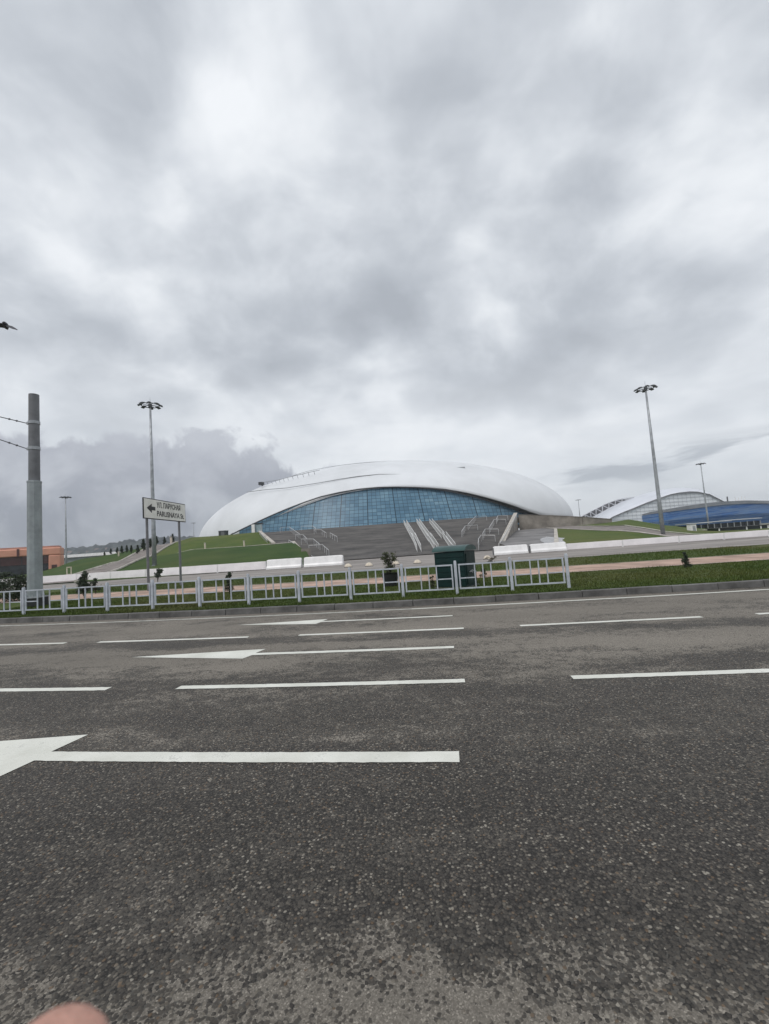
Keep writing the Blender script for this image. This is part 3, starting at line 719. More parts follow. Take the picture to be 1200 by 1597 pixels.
# ------------------------------------------------------------------ road-side railing
rail = empty('metal_railing', P(2.96, 11.85, .13), 'long pale grey metal railing with square panels along the kerb', 'railing')
RO = Vector(rail.location)
tp_ = [2.96, 1.54, .11, -1.33, -2.78, -4.27, -5.8, -7.37, -8.96, -10.6, -12.27, -13.96, -15.65, -17.3, -19.0]
for i, tpos in enumerate(tp_):
    b_ = P(tpos, 11.85, .13)-RO; m_ = MB(); m_.box((b_.x, b_.y, .42), (.072, .072, .86), RA); m_.box((b_.x, b_.y, .86), (.06, .06, .03), RA)
    m_.build('post', M['rail'], rail, bevel=.006)
    if i+1 < len(tp_):
        a_ = P(tp_[i+1], 11.85, .13)-RO; d = (b_-a_); L = d.length; d.normalize(); up = Vector((0, 0, 1))
        f0 = a_+d*.075; f1 = b_-d*.075; z0, z1 = .135, .765; m_ = MB(); w = .037
        q_ = lambda p_, z_: Vector((p_.x, p_.y, z_))
        m_.beam(q_(f0, z1), q_(f1, z1), w, w); m_.beam(q_(f0, z0), q_(f1, z0), w, w)
        W_ = (f1-f0).length
        for fr in (0, 1):
            pp = f0.lerp(f1, fr)+d*(.021 if fr == 0 else -.021); m_.box((pp.x, pp.y, (z0+z1)/2), (w, w, z1-z0-.04), math.atan2(d.y, d.x))
        for fr in (.335, .5, .665):
            pp = f0.lerp(f1, fr); m_.box((pp.x, pp.y, (z0+z1)/2), (.029, .029, z1-z0-.04), math.atan2(d.y, d.x))
        for u0, u1 in ((.0, .335), (.665, 1.0)):
            m_.beam(q_(f0.lerp(f1, u0), .405)+d*.03, q_(f0.lerp(f1, u1), .405)-d*.02, .028, .028)
        m_.build('railing_panel', M['rail'], rail)

# ------------------------------------------------------------------ green booth
bth = empty('green_booth', (2.26, 12.95, .14), 'dark green metal utility booth with arched roof behind the railing', 'booth', rz=math.radians(-32))
# local: long side along -x, arched gable at +x side
gx0, gx1, gy0, gy1, hw = -.98, 0, -.0, .86, 1.07
body = MB().box(((gx0+gx1)/2, (gy0+gy1)/2, hw/2), (gx1-gx0, gy1-gy0, hw))
body.build('body', M['green_metal'], bth, bevel=.008)
sid = MB(); zf = []
for i in range(7):
    z_ = .04+i*.145; zf += [(gy0-.018, z_), (gy0-.018, z_+.115), (gy0-.006, z_+.12), (gy0-.006, z_+.14)]
sid.grid([[(gx0+.02, y, z) for y, z in zf], [(gx1-.02, y, z) for y, z in zf]])
sid.build('siding', M['green_metal'], bth)
rf = MB(); na = 14; prof_ = []
for i in range(na+1):
    a = math.pi*i/na; prof_.append((gy0-.05+(gy1-gy0+.10)*(1-math.cos(a))/2, hw+.02+.17*math.sin(a)))
ring0 = [(gx0-.05, y, z) for y, z in prof_]; ring1 = [(gx1+.05, y, z) for y, z in prof_]
n = len(ring0); rf.add(ring0+ring1, [tuple(range(n)), tuple(range(2*n-1, n-1, -1))]+[(i, i+1, i+1+n, i+n) for i in range(n-1)]+[(n-1, 0, n, 2*n-1)])
M['green_roof'] = mat('green_roof_sheet', (.012, .055, .051), .4, .12, 2)
rf.build('arched_roof', M['green_roof'], bth)
dr = MB().box((gx1+.012, (gy0+gy1)/2, .55), (.024, .70, .90)); d_ = dr.build('door', M['green_metal'], bth, bevel=.005)
hm = MB()
for y, z in ((.24, .44), (.34, .47), (.47, .45), (.56, .43)): hm.tube([(gx1+.02, y, z), (gx1+.09, y, z+.02), (gx1+.11, y+.05, z-.02)], .018, 6)
hm.build('fitting', M['steel'], d_, split=True)
MB().box(((gx0+gx1)/2, (gy0+gy1)/2, -.01), (gx1-gx0+.1, gy1-gy0+.1, .06)).build('plinth', M['kerb'], bth)

# ------------------------------------------------------------------ left pole with wires
PZ = at(53, 615, 17.3).z
pp = empty('tram_pole', (-13.99, 17.34, .14), 'tall thick grey two step steel pole at the left edge behind the railing', 'pole')
zj = at(55, 752, 17.3).z-.14; zt = PZ-.14
MB().tube([(0, 0, .35), (0, 0, zj)], [.262, .245], 10).build('lower_shaft', M['pole'], pp)
MB().tube([(0, 0, zj-.05), (0, 0, zt)], [.195, .178], 20).tube([(0, 0, zt), (0, 0, zt+.02)], [.178, .12], 20).build('upper_shaft', M['pole_up'], pp, smooth=False)
MB().tube([(0, 0, zj-.01), (0, 0, zj+.05)], [.26, .25], 10).build('shaft_collar', M['pole'], pp)
MB().box((0, 0, .17), (.62, .62, .34)).build('base_block', M['planter'], pp, bevel=.02)
bp_ = MB().box((0, 0, .36), (.66, .66, .05))
for a in range(8): bp_.tube([(.29*math.cos(a*.785+.39), .29*math.sin(a*.785+.39), .38), (.29*math.cos(a*.785+.39), .29*math.sin(a*.785+.39), .47)], .02, 6)
bp_.build('base_flange', M['steel'], pp)
for yy in (659, 699):
    zb_ = at(54, yy, 17.3).z-.14
    bd = MB().tube([(0, 0, zb_-.06), (0, 0, zb_+.06)], .205, 20).box((-.24, 0, zb_), (.1, .08, .1)).build('wire_clamp', M['steel'], pp)
for yy, y2, lab in ((659, 650, 'upper thin cable running left from the tall grey pole'), (699, 685.5, 'lower thin cable running left from the tall grey pole')):
    a = at(54, yy, 17.3); a.x = -13.99-.27; a.y = 17.34; b = at(0, y2, 17.0); d = (b-a); e_ = a+d*22
    pts = [a.lerp(e_, i/24)+Vector((0, 0, -.9*math.sin(math.pi*i/24)*0)) for i in range(25)]
    o = empty('span_wire', a, lab, 'cable', 'cables on the tall pole')
    MB().tube([q-a for q in pts], .018, 5).build('wire_strand', M['dark'], o)
    ins = MB()
    for f_ in (.35, .62): q0 = a.lerp(b, f_)-a; q1 = a.lerp(b, f_+.08)-a; ins.tube([q0, q0.lerp(q1, .5), q1], [.022, .045, .022], 8)
    ins.build('insulator', M['lampgrey'], o, split=True)

# ------------------------------------------------------------------ street direction sign
sp0 = Vector((-11.93, 21.45, .14)); sL = 3.95
sg = empty('street_sign', sp0, 'white street name sign with black arrow on two grey posts', 'sign')
zt_, zb_ = 4.80-.14, 3.74-.14
rzS = math.radians(86.0)
Ms = Matrix.Rotation(rzS, 4, 'Z')
def sbox(c, size): return MB().box(c, size, 0, Ms)
# local x runs along the plate, -y is the face
pm = sbox((sL/2, 0, (zt_+zb_)/2), (sL, .05, zt_-zb_)).build('plate', M['black'], sg, bevel=.012)
sbox((sL/2, -.028, (zt_+zb_)/2), (sL-.09, .012, zt_-zb_-.09)).build('sign_face', M['signwhite'], sg)
for lx in (.42, sL-.55):
    b = MB(); b.tube([Ms @ Vector((lx, .08, 0)), Ms @ Vector((lx, .08, zb_+.9))], .062, 12); b.build('post', M['pole_up'], sg)
am = MB(); zc_ = (zt_+zb_)/2+.02; ax0 = .26
arp = [(0, 0), (.42, .24), (.42, .095), (.72, .095), (.72, -.095), (.42, -.095), (.42, -.24)]
am.add([Ms @ Vector((ax0+x, -.038, zc_+z)) for x, z in arp]+[Ms @ Vector((ax0+x, -.03, zc_+z)) for x, z in arp], [tuple(range(7)), tuple(range(13, 6, -1))]+[(i, (i+1) % 7, (i+1) % 7+7, i+7) for i in range(7)])
am.build('arrow_mark', M['black'], sg)
def text(body, x, z, size, wx, name):
    cu = bpy.data.curves.new(name, 'FONT'); cu.body = body; cu.size = size; cu.extrude = .004; cu.offset = .006
    ob = bpy.data.objects.new('tmp', cu); C.objects.link(ob); bpy.context.view_layer.update()
    me = bpy.data.meshes.new_from_object(ob.evaluated_get(bpy.context.evaluated_depsgraph_get())); C.objects.unlink(ob); bpy.data.objects.remove(ob)
    xs_ = [q.co.x for q in me.vertices]; w0, w1 = min(xs_), max(xs_); sx = wx/(w1-w0)
    for q in me.vertices:
        q.co = Ms @ Vector((x+(q.co.x-w0)*sx, -.038-q.co.z, z+q.co.y))
    me.materials.clear(); me.materials.append(M['black']); me.name = name
    o = bpy.data.objects.new(name, me); C.objects.link(o); o.parent = sg; return o
text('УЛ. ПАРУСНАЯ', 1.12, zc_+.09, .39, 2.25, 'street_lettering')
text('PARUSNAYA St.', 1.12, zc_-.36, .39, 2.62, 'street_lettering')

# ------------------------------------------------------------------ high masts
def mast(h, crown, rb, rt, n=8):
    o = bpy.data.objects.new('flood_mast', None); C.objects.link(o)
    MB().tube([(0, 0, 0), (0, 0, h*.25), (0, 0, h*.6), (0, 0, h)], [rb, rb*.82+rt*.18, rb*.45+rt*.55, rt], 12).build('shaft', M['steel'], o, smooth=True)
    MB().tube([(0, 0, 0), (0, 0, .08)], rb*1.7, 12).build('base_plate', M['steel'], o)
    r = crown*.5; m_ = MB()
    m_.tube([(r*.72*math.cos(a), r*.72*math.sin(a), h-.1) for a in np.linspace(0, 2*math.pi, 25)], .05, 6, cap=False)
    for a in range(n): q = 2*math.pi*a/n; m_.tube([(0, 0, h-.12), (r*.72*math.cos(q), r*.72*math.sin(q), h-.1)], .035, 5)
    m_.tube([(0, 0, h-.35), (0, 0, h+.1)], rt*1.9, 10)
    m_.build('crown_ring', M['lampgrey'], o)
    for a in range(n):
        q = 2*math.pi*(a+.5)/n; l = MB(); c_ = Vector((r*.82*math.cos(q), r*.82*math.sin(q), h-.08))
        Mx = Matrix.Translation(c_) @ Matrix.Rotation(q, 4, 'Z') @ Matrix.Rotation(.35, 4, 'Y')
        l.box((0, 0, 0), (r*.36, r*.30, .10), 0, Mx); l.box((0, 0, .07), (r*.18, r*.16, .06), 0, Mx)
        l.build('lamp_head', M['lampgrey'], o)
    MB().tube([(0, 0, h), (0, 0, h+crown*.32)], .02, 5).build('lightning_rod', M['steel'], o)
    return o
proto = mast(20, 2.8, .26, .11)
def place_mast(o, px, ptop, Y, zb, lab, thick=1.0):
    p = at(px, ptop, Y); o.location = (p.x, Y, zb); s_ = (p.z-zb)/20; o.scale = (s_*thick, s_*thick, s_); return tag(o, lab, 'lamp mast', 'flood light masts round the arena')
place_mast(proto, 234.5, 631, 54, HL(-28.6, 54)-.1, 'tall flood light mast behind the street sign, with a full ring of lamps')
place_mast(copy_tree(proto), 1007, 605, 52, HR(33, 52)-.1, 'tallest flood light mast on the right, standing on the ramp')
place_mast(copy_tree(proto), 102.5, 775, 110, .1, 'distant flood light mast between the orange building and the sign', .95)
place_mast(copy_tree(proto), 1093, 723, 132, .1, 'flood light mast in front of the blue building on the right', .95)
place_mast(copy_tree(proto), 302, 815.5, 200, 7.5, 'tiny flood light mast at the left tip of the white dome', 1.3)
place_mast(copy_tree(proto), 902, 779.5, 240, 3, 'small flood light mast between the dome and the truss arch', 1.3)

# ------------------------------------------------------------------ vegetation
def leaf_mesh(pts, size, rng, flatten=1.0, droop=0):
    n = len(pts); d = rng.normal(size=(n, 3)); d /= np.linalg.norm(d, axis=1)[:, None]
    e = rng.normal(size=(n, 3)); e -= d*(e*d).sum(1)[:, None]; e /= np.linalg.norm(e, axis=1)[:, None]
    s_ = size*rng.uniform(.6, 1.4, n)[:, None]
    v = np.stack([pts-d*s_, pts-e*s_*.42, pts+d*s_, pts+e*s_*.42], 1).reshape(-1, 3)
    return v, np.arange(4*n).reshape(n, 4)
def plant(name, loc, lab, cat, h, w, m_leaf, shape='bush', n=1500, leaf=.05, group=None, trunk=.02, seed=1, clumps=14, zbase=.1, link=True):
    rng = np.random.default_rng(seed)
    o = empty(name, loc, lab, cat, group)
    cs = []; tb = MB()
    tb.tube([(0, 0, 0), (rng.normal()*.02, rng.normal()*.02, h*.5), (0, 0, h*.88)], [trunk, trunk*.7, trunk*.25], 6)
    for i in range(clumps):
        f_ = rng.uniform(zbase, 1.0); a = rng.uniform(0, 6.283)
        if shape == 'cone': r = w*.5*(1-f_)**.75+.01
        elif shape == 'column': r = w*.5*min(1, 2.6*(1-f_)+.05)*min(1, .5+f_*3)
        elif shape == 'splay': r = w*.5*f_**1.1
        else: r = w*.5*math.sqrt(max(.02, 1-(2*f_-1.0)**2))
        rr = r*math.sqrt(rng.uniform(.25, 1))
        c_ = np.array([rr*math.cos(a), rr*math.sin(a), f_*h]); cs.append((c_, f_))
        base = Vector((0, 0, max(.0, (f_-.25 if shape != 'splay' else f_*.3))*h)); tb.tube([base, base.lerp(Vector(c_), .6)+Vector((0, 0, .02*h)), Vector(c_)], [trunk*.4, trunk*.25, trunk*.1], 4)
    per = n//clumps; P_ = []
    for c_, f_ in cs:
        sg_ = np.array([w*.11, w*.11, h*.065])*(1.25-.6*f_)
        P_.append(c_+rng.normal(size=(per, 3))*sg_)
    P_ = np.concatenate(P_); P_[:, 2] = np.clip(P_[:, 2], .01, h*1.05)
    v, f = leaf_mesh(P_, leaf, rng)
    me = bpy.data.meshes.new('crown'); me.from_pydata(v.tolist(), [], f.tolist()); me.materials.append(M[m_leaf])
    c2 = bpy.data.objects.new('crown', me); C.objects.link(c2); c2.parent = o
    tb.build('trunk', M['bark'], o)
    return o
def gpos(x, y, z=.14): q = gz(x, y, z); return (q.x, q.y, z)
plant('shrub', gpos(16, 938), 'large dark bush at the left edge behind the railing', 'shrub', 1.35, 1.7, 'leaf_dark', 'bush', 5200, .045, seed=3, clumps=34, zbase=.12)
plant('shrub', gpos(37, 936), 'dark bush just left of the tall grey pole', 'shrub', 1.0, .8, 'leaf_dark', 'bush', 2200, .04, seed=5, clumps=22)
plant('conifer_shrub', gpos(132, 934), 'dark feathery conifer shrub behind the railing, right of the tall pole', 'shrub', 1.22, .62, 'leaf_dark', 'cone', 2600, .035, seed=8, clumps=34, zbase=.25)
plant('conifer_shrub', gpos(149, 926), 'small dark shrub tucked against the right side of the feathery conifer', 'shrub', .75, .4, 'leaf_dark', 'bush', 900, .035, seed=9, clumps=14, zbase=.3)
plant('sapling', gpos(246.5, 912), 'small spiky young tree between the two posts of the street sign', 'tree', .95, .5, 'leaf_dark', 'splay', 700, .05, seed=12, clumps=12, zbase=.5)
plant('sapling', gpos(359, 926), 'thin young conifer behind the railing right of the sign', 'tree', .80, .30, 'leaf_dark', 'column', 900, .03, seed=13, clumps=16, zbase=.2)
plant('sapling', gpos(1070, 885), 'lone young shrub on the grass right of the railing', 'tree', .48, .26, 'leaf_dark', 'cone', 700, .028, seed=14, clumps=14, zbase=.12)
plant('sapling', gpos(755, 904), 'tiny shrub on the path edge between booth and railing end', 'shrub', .36, .2, 'leaf_mid', 'bush', 350, .025, seed=15, clumps=10)
plant('shrub', gpos(766, 880), 'low thin brownish shrub before the bright barrier right of the booth', 'shrub', .40, .65, 'leaf_red', 'splay', 420, .03, seed=16, clumps=12, zbase=.3)
# planter with shrub: two things
pg = gpos(610, 914.5)
pt = empty('planter', pg, 'dark round planter tub behind the railing left of the booth', 'planter')
MB().tube([(0, 0, 0), (0, 0, .04), (0, 0, .42), (0, 0, .46), (0, 0, .46), (0, 0, .40)], [.20, .22, .29, .31, .27, .26], 22).build('tub', M['planter'], pt, smooth=False)
MB().tube([(0, 0, .38), (0, 0, .43)], .255, 20).build('soil', M['bark'], pt)
plant('planter_shrub', (pg[0], pg[1], pg[2]+.42), 'leafy brownish green shrub growing in the dark round planter', 'shrub', .72, .62, 'leaf_mid', 'splay', 1100, .035, seed=21, clumps=24, zbase=.12)
plant('leafy_shrub', gpos(676, 916), 'small leafy plant at the left foot of the green booth', 'shrub', .34, .22, 'leaf_mid', 'bush', 300, .03, seed=22, clumps=9)
# row of small dark trees along the ramp
rt_ = plant('conifer_tree', (0, 0, 0), '', 'tree', 2.0, .80, 'leaf_dark', 'cone', 1300, .085, seed=30, clumps=30, trunk=.05, zbase=.12)
tpx = [(163, 8), (173, 11), (183, 12), (190, 14), (198, 14), (205, 14), (215, 16), (224, 22), (235, 17), (244.5, 17), (257, 14), (270, 17)]
for i, (px, hp) in enumerate(tpx):
    Y = float(np.interp(px, [163, 198, 215, 257, 270], [96, 88, 80, 100, 103])); sl_ = ray(px, 850); 
    # walk along the bank at this bearing
    X = sl_.x/sl_.y*Y; z = HL(X, Y)
    o = rt_ if i == 0 else copy_tree(rt_)
    s_ = .85*hp*Y/680/2.0; o.location = (X, Y, z-.03); o.scale = (s_*random.uniform(.9, 1.15), s_*random.uniform(.9, 1.15), s_); o.rotation_euler = (0, 0, random.uniform(0, 6))
    tag(o, f'small dark conifer beside the left ramp, {ORD[i]} of the row counted from the left', 'tree', 'dark conifers along the left ramp')

# ------------------------------------------------------------------ lawn bollards
def bollard(px, py, Y, lab, h=1.0, w=.22):
    X = ray(px, py).x/ray(px, py).y*Y
    o = empty('bollard_light', (X, Y, HL(X, Y)), lab, 'bollard', 'pale bollard lights on the left bank')
    MB().box((0, 0, h*.42), (w, w, h*.84)).build('stem', M['cream'], o, bevel=.02); MB().box((0, 0, h*.93), (w*1.15, w*1.15, h*.14)).build('lamp_cap', M['concrete'], o)
bollard(320, 850, 70, 'pale bollard on the grass bank, left of the two below the dome edge')
bollard(381, 848, 70, 'pale bollard on the grass bank, nearest the stairs')
bollard(185, 840, 84, 'pale bollard among the conifers left of the ramp', .95)
bollard(267.5, 850, 100, 'yellowish bollard beside the last conifer at the top of the ramp', 1.6, .4)
p = ray(108, 886); X = p.x/p.y*46
fr_ = empty('sign_frame', (X, 46, .2), 'small white upright frame on the grass behind the left barriers', 'frame')
MB().box((-.22, 0, .75), (.07, .07, 1.5)).box((.22, 0, .75), (.07, .07, 1.5)).box((0, 0, 1.5), (.52, .07, .07)).build('frame_bars', M['cream'], fr_); MB().box((-.04, .01, .55), (.34, .03, .5)).build('notice_board', M['concrete'], fr_)

# ------------------------------------------------------------------ left background: orange building, shed, hills
Yb = 112; xl = -150; xr = at(95, 870, Yb).x; zt_o = at(60, 855.5, Yb).z
ob = empty('orange_building', (xr, Yb, 0), 'long low orange building with dark red window band, behind the tall pole', 'building', None, math.radians(28))
zt_o = at(60, 855.5, Yb).z; zband1 = at(40, 868.5, Yb).z; zband0 = at(40, 881, Yb).z
Lb = xr-xl; c6 = at(79.5, 870, Yb).x-xr
w_ = MB(); w_.box((-Lb/2, 2.5, (zt_o+zband1)/2), (Lb, 5, zt_o-zband1)); w_.box((c6/2, 2.5, zband1/2), (-c6, 5, zband1)); 
w_.build('wall', M['orange'], ob, bevel=.25)
g_ = MB(); g_.box((-Lb/2+c6/2, 2.7, (zband0+zband1)/2), (Lb+c6-.1, 4.6, zband1-zband0)); g_.build('window_band', M['maroon'], ob)
g_ = MB(); g_.box((-Lb/2+c6/2, 3.0, zband0/2), (Lb+c6-.2, 4.0, zband0)); g_.build('ground_floor', M['glassdark'], ob)
MB().box((-Lb/2, 2.5, zt_o+.2), (Lb-1, 4.2, .5)).build('roof', mat('orange_roof', (.55, .28, .22), .7, .1, .2), ob)
mu = MB()
for i in range(14): mu.box((c6-1.2-i*4.2, .36, (zband0+zband1)/2), (.18, .1, zband1-zband0))
mu.build('window_mullion', M['dark'], ob, split=True)
dx_ = at(87, 878, Yb).x-xr; MB().box((dx_, -.03, 1.6), (1.1, .1, 2.6)).build('door', M['maroon'], ob)
jx = at(43, 860, Yb).x-xr; MB().box((jx, -.02, (zt_o+zband1)/2), (.5, .12, zt_o-zband1)).build('downpipe', M['maroon'], ob)
sx0, sx1 = at(88, 868, 260).x, at(198, 866, 260).x; zs = at(130, 866.2, 260).z
sh_ = empty('white_shed', ((sx0+sx1)/2, 260, 0), 'long low building with white roof beyond the left bank', 'building')
MB().box((0, 0, zs/2-.5), (sx1-sx0, 20, zs-1)).build('wall', mat('shed_wall', (.20, .23, .22), .8, .15, .1), sh_); MB().box((0, 0, zs-.2), (sx1-sx0+2, 22, 1.6)).build('roof', M['whiteplastic'], sh_)
# hills
hm_ = MB(); rows = []; rng = np.random.default_rng(4)
xsn = np.linspace(-1750, -350, 260)
def ridge(x): 
    return float(np.interp(x, [-1750, -1500, -1250, -1080, -900, -780, -640, -500, -350], [30, 38, 44, 56, 66, 74, 66, 40, 6]))*1.12
bumps = rng.normal(size=(260, 12))
for j in range(12):
    f_ = j/11; Y = 1200+300*f_
    rows.append([(x, Y, max(-2, ridge(x)*math.sin(f_*math.pi/2)**.8*(1+.05*bumps[i, j])+(2.2*bumps[i, j] if j > 1 else 0))) for i, x in enumerate(xsn)])
rows.append([(x, 1700, -5) for x in xsn])
hm_.grid(rows); hm_.build('hills', M['hill'], kind='structure')
for i, (px, py, w, h, lab) in enumerate([(108, 862.5, 14, 9, 'pale house low on the far left hill, left of the distant mast'), (121, 863.5, 18, 8, 'wide pale house on the far hill right of the distant mast'), (136, 862, 10, 9, 'small house in the middle of the far hill'), (150, 858.5, 16, 10, 'pale house near the crest of the far hill'), (164, 857, 12, 9, 'small pale house on the crest above the ramp conifers'), (178, 858, 13, 8, 'house on the far hill right of its crest')]):
    q = at(px, py, 1330)
    o = empty('hill_house', (q.x, 1330, q.z-h/2-3), lab, 'house', 'houses on the far hill', random.uniform(-.4, .4))
    MB().box((0, 0, h/2), (w, 10, h)).build('wall', M['house'], o)
    r_ = MB(); hw_ = w/2+.8; r_.add([(-hw_, -6, h), (hw_, -6, h), (hw_, 6, h), (-hw_, 6, h), (-hw_, 0, h+4), (hw_, 0, h+4)], [(0, 1, 5, 4), (2, 3, 4, 5), (0, 4, 3), (1, 2, 5), (3, 2, 1, 0)]); r_.build('roof', M['roofred'], o)
    wn_ = MB()
    for a in (-.3, 0, .3): wn_.box((a*w, -5.05, h*.55), (w*.12, .2, h*.25))
    wn_.build('window', M['glassdark'], o, split=True)

# ------------------------------------------------------------------ right background: arched stadium, blue arena, pavilion
YS = 560
std = empty('arched_stadium', (at(1010, 800, YS).x, YS, 0), 'pale stadium with white arched membrane roof and truss, behind the blue building', 'stadium'); SO = Vector(std.location)
outer = [(912, 816), (930, 804), (950, 793), (970, 783), (987, 776), (1007, 769.5), (1024, 765.5), (1045, 762.5), (1065, 762), (1087, 765), (1106, 771), (1132, 784), (1150, 796)]
front = [(942, 816), (955, 807), (972, 799.5), (987.5, 793.5), (1008, 785), (1030, 777), (1045, 772), (1058, 769.2), (1075, 767.4), (1087, 767.6), (1106.5, 771.5), (1132, 784.5), (1150, 797)]
o3 = [at(x, y, YS+60)-SO for x, y in outer]; f3 = [at(x, y, YS-40)-SO for x, y in front]
def dens(p, k_=5):
    r = []
    for a, b in zip(p, p[1:]): r += [a.lerp(b, i/k_) for i in range(k_)]
    return r+[p[-1]]
o3d, f3d = dens(o3), dens(f3)
rows = []
for j in range(7):
    f_ = j/6; rows.append([a.lerp(b, f_)+Vector((0, 0, 3.0*math.sin(math.pi*f_)*min(1, (a.z)/40))) for a, b in zip(o3d, f3d)])
mm = MB(); mm.grid(rows); mem = mm.build('membrane_roof', M['shellwhite'], std, smooth=True); mem.modifiers.new('t', 'SOLIDIFY').thickness = 1.0
MB().tube([q+Vector((0, -.6, .2)) for q in f3d], .55, 5).build('arch_rib', M['trussdark'], std)
fm = MB(); fm.grid([[(q.x, q.y+1.2, -3) for q in f3d], [(q.x, q.y+1.2, max(-3, q.z-.3)) for q in f3d]]); fm.build('facade_wall', M['facadepale'], std)
hl = MB()
f_x = [q.x for q in f3d]; f_z = [q.z for q in f3d]
for i in range(11):
    z = 6+i*4.2; ins_ = [x for x in np.linspace(min(f_x), max(f_x), 300) if np.interp(x, f_x, f_z) > z+.8]
    if len(ins_) > 2: hl.beam((ins_[0], f3d[0].y+.7, z), (ins_[-1], f3d[0].y+.7, z), .3, .35)
for x in np.linspace(min(f_x)+25, max(f_x)-6, 26):
    z1 = float(np.interp(x, f_x, f_z)); hl.beam((x, f3d[0].y+.8, -2), (x, f3d[0].y+.8, z1-.4), .22, .22)
hl.build('facade_bar', M['facbar'], std, split=True)
# truss along the outer left edge
lo = [(898, 818), (906, 815), (915, 811.5), (930, 804), (950, 793), (970, 783), (989, 775.8)]; hi = [(884, 813), (896, 809.5), (908, 805), (925, 796), (945, 785.8), (965, 778.5), (989, 775.2)]
Lo = dens([at(x, y, YS+30)-SO for x, y in lo], 4); Hi = dens([at(x, y, YS+30)-SO for x, y in hi], 4)
tr_ = MB(); tr_.tube(Lo, .55, 6); tr_.tube(Hi, .55, 6)
for i in range(0, len(Lo)-2, 2): tr_.tube([Lo[i], Hi[i+1]], .5, 5); tr_.tube([Hi[i+1], Lo[i+2]], .5, 5)
tr_.build('truss', M['truss'], std)
dk = MB(); dk.grid([[q+Vector((0, 3, 0)) for q in Lo], [q+Vector((0, 3, -.8)) for q in Hi]]); dk.build('truss_decking', M['trussdark'], std)

def blue_mat():
    A = bpy.data.materials.new('striped_blue_cladding'); A.use_nodes = True; tr = A.node_tree; tr.nodes.clear(); q = NT(tr)
    b = q.n('ShaderNodeBsdfPrincipled'); o = q.n('ShaderNodeOutputMaterial'); q.l.new(b.outputs[0], o.inputs[0])
    co = q.n('ShaderNodeTexCoord').outputs['Object']; x_, y_, z_ = q.sep(co)
    sv = q.math('ADD', q.math('MULTIPLY', z_, 1.0), q.math('MULTIPLY', x_, -.07))
    n_ = q.noise(q.comb(q.math('MULTIPLY', x_, .02), sv, 0.0), .75, 5, .75)
    n2_ = q.noise(q.comb(q.math('MULTIPLY', x_, .012), q.math('MULTIPLY', sv, .25), 4.0), 1.0, 3, .6)
    col = q.ramp(n_, [(.34, (.020, .095, .29)), (.43, (.040, .17, .44)), (.47, (.19, .25, .33)), (.50, (.04, .15, .40)), (.54, (.012, .06, .21)), (.58, (.06, .19, .43)), (.64, (.22, .27, .33)), (.70, (.014, .06, .20))])
    col = q.mix(q.mr(n2_, .5, .68, 0, .55), col, (.14, .18, .25))
    q.put(b.inputs['Base Color'], col); b.inputs['Roughness'].default_value = .35
    return A
YB2 = 250
top_px = [(1001, 802), (1015, 798.5), (1040, 794), (1070, 789), (1100, 785), (1130, 782), (1165, 780.5), (1200, 781), (1240, 783), (1290, 788)]
bo = empty('blue_arena', (at(1100, 800, YB2).x, YB2, 0), 'large blue striped arena building with grey roof edge on the right', 'arena'); BO = Vector(bo.location)
pts_t = []
for i, (x, y) in enumerate(top_px):
    Yq = YB2+float(np.interp(x, [1001, 1030, 1200, 1290], [22, 6, 0, 10])); pts_t.append(at(x, y, Yq)-BO)
pd_ = dens(pts_t, 4); zb2 = [max(3, q.z-float(np.interp(i, [0, len(pd_)*.35, len(pd_)], [1.0, 2.2, 1.3]))) for i, q in enumerate(pd_)]
bw = MB(); bw.grid([[(q.x*.985+0.6, q.y+3.0, -1) for q in pd_], [(q.x, q.y, z*.5) for q, z in zip(pd_, zb2)], [(q.x, q.y, z) for q, z in zip(pd_, zb2)]])
bw.add([(pd_[0].x, pd_[0].y, -1), (pd_[0].x+44, pd_[0].y+60, -1), (pd_[0].x+44, pd_[0].y+60, zb2[0]), (pd_[0].x, pd_[0].y, zb2[0])], [(0, 1, 2, 3)])
bw.build('striped_wall', blue_mat(), bo)
rg = MB(); rg.grid([[(q.x, q.y-.5, z) for q, z in zip(pd_, zb2)], [(q.x, q.y-.3, q.z) for q in pd_], [(q.x+52, q.y+70, q.z+.5) for q in pd_]]); rg.build('roof_edge', mat('grey_roof_edge', (.20, .215, .235), .6, .12, .1), bo)
rm = MB(); q = at(1144, 783, YB2)-BO; rm.tube([(q.x, 4, q.z-2), (q.x, 4, q.z+3.6)], .35, 6); rm.box((q.x-.8, 4, q.z), (5, 3, 1.4)); rm.build('roof_mast', M['lampgrey'], bo)
rq = MB(); q = at(1166, 780, YB2)-BO
for a in (-2.4, -.8, .8, 2.4): rq.tube([(q.x+a, 5, q.z-1.5), (q.x+a*1.2, 5, q.z+2.0+(a % 1))], .16, 5)
rq.box((q.x, 5, q.z+.3), (5, 1, .5)); rq.build('roof_aerials', M['whiteplastic'], bo)

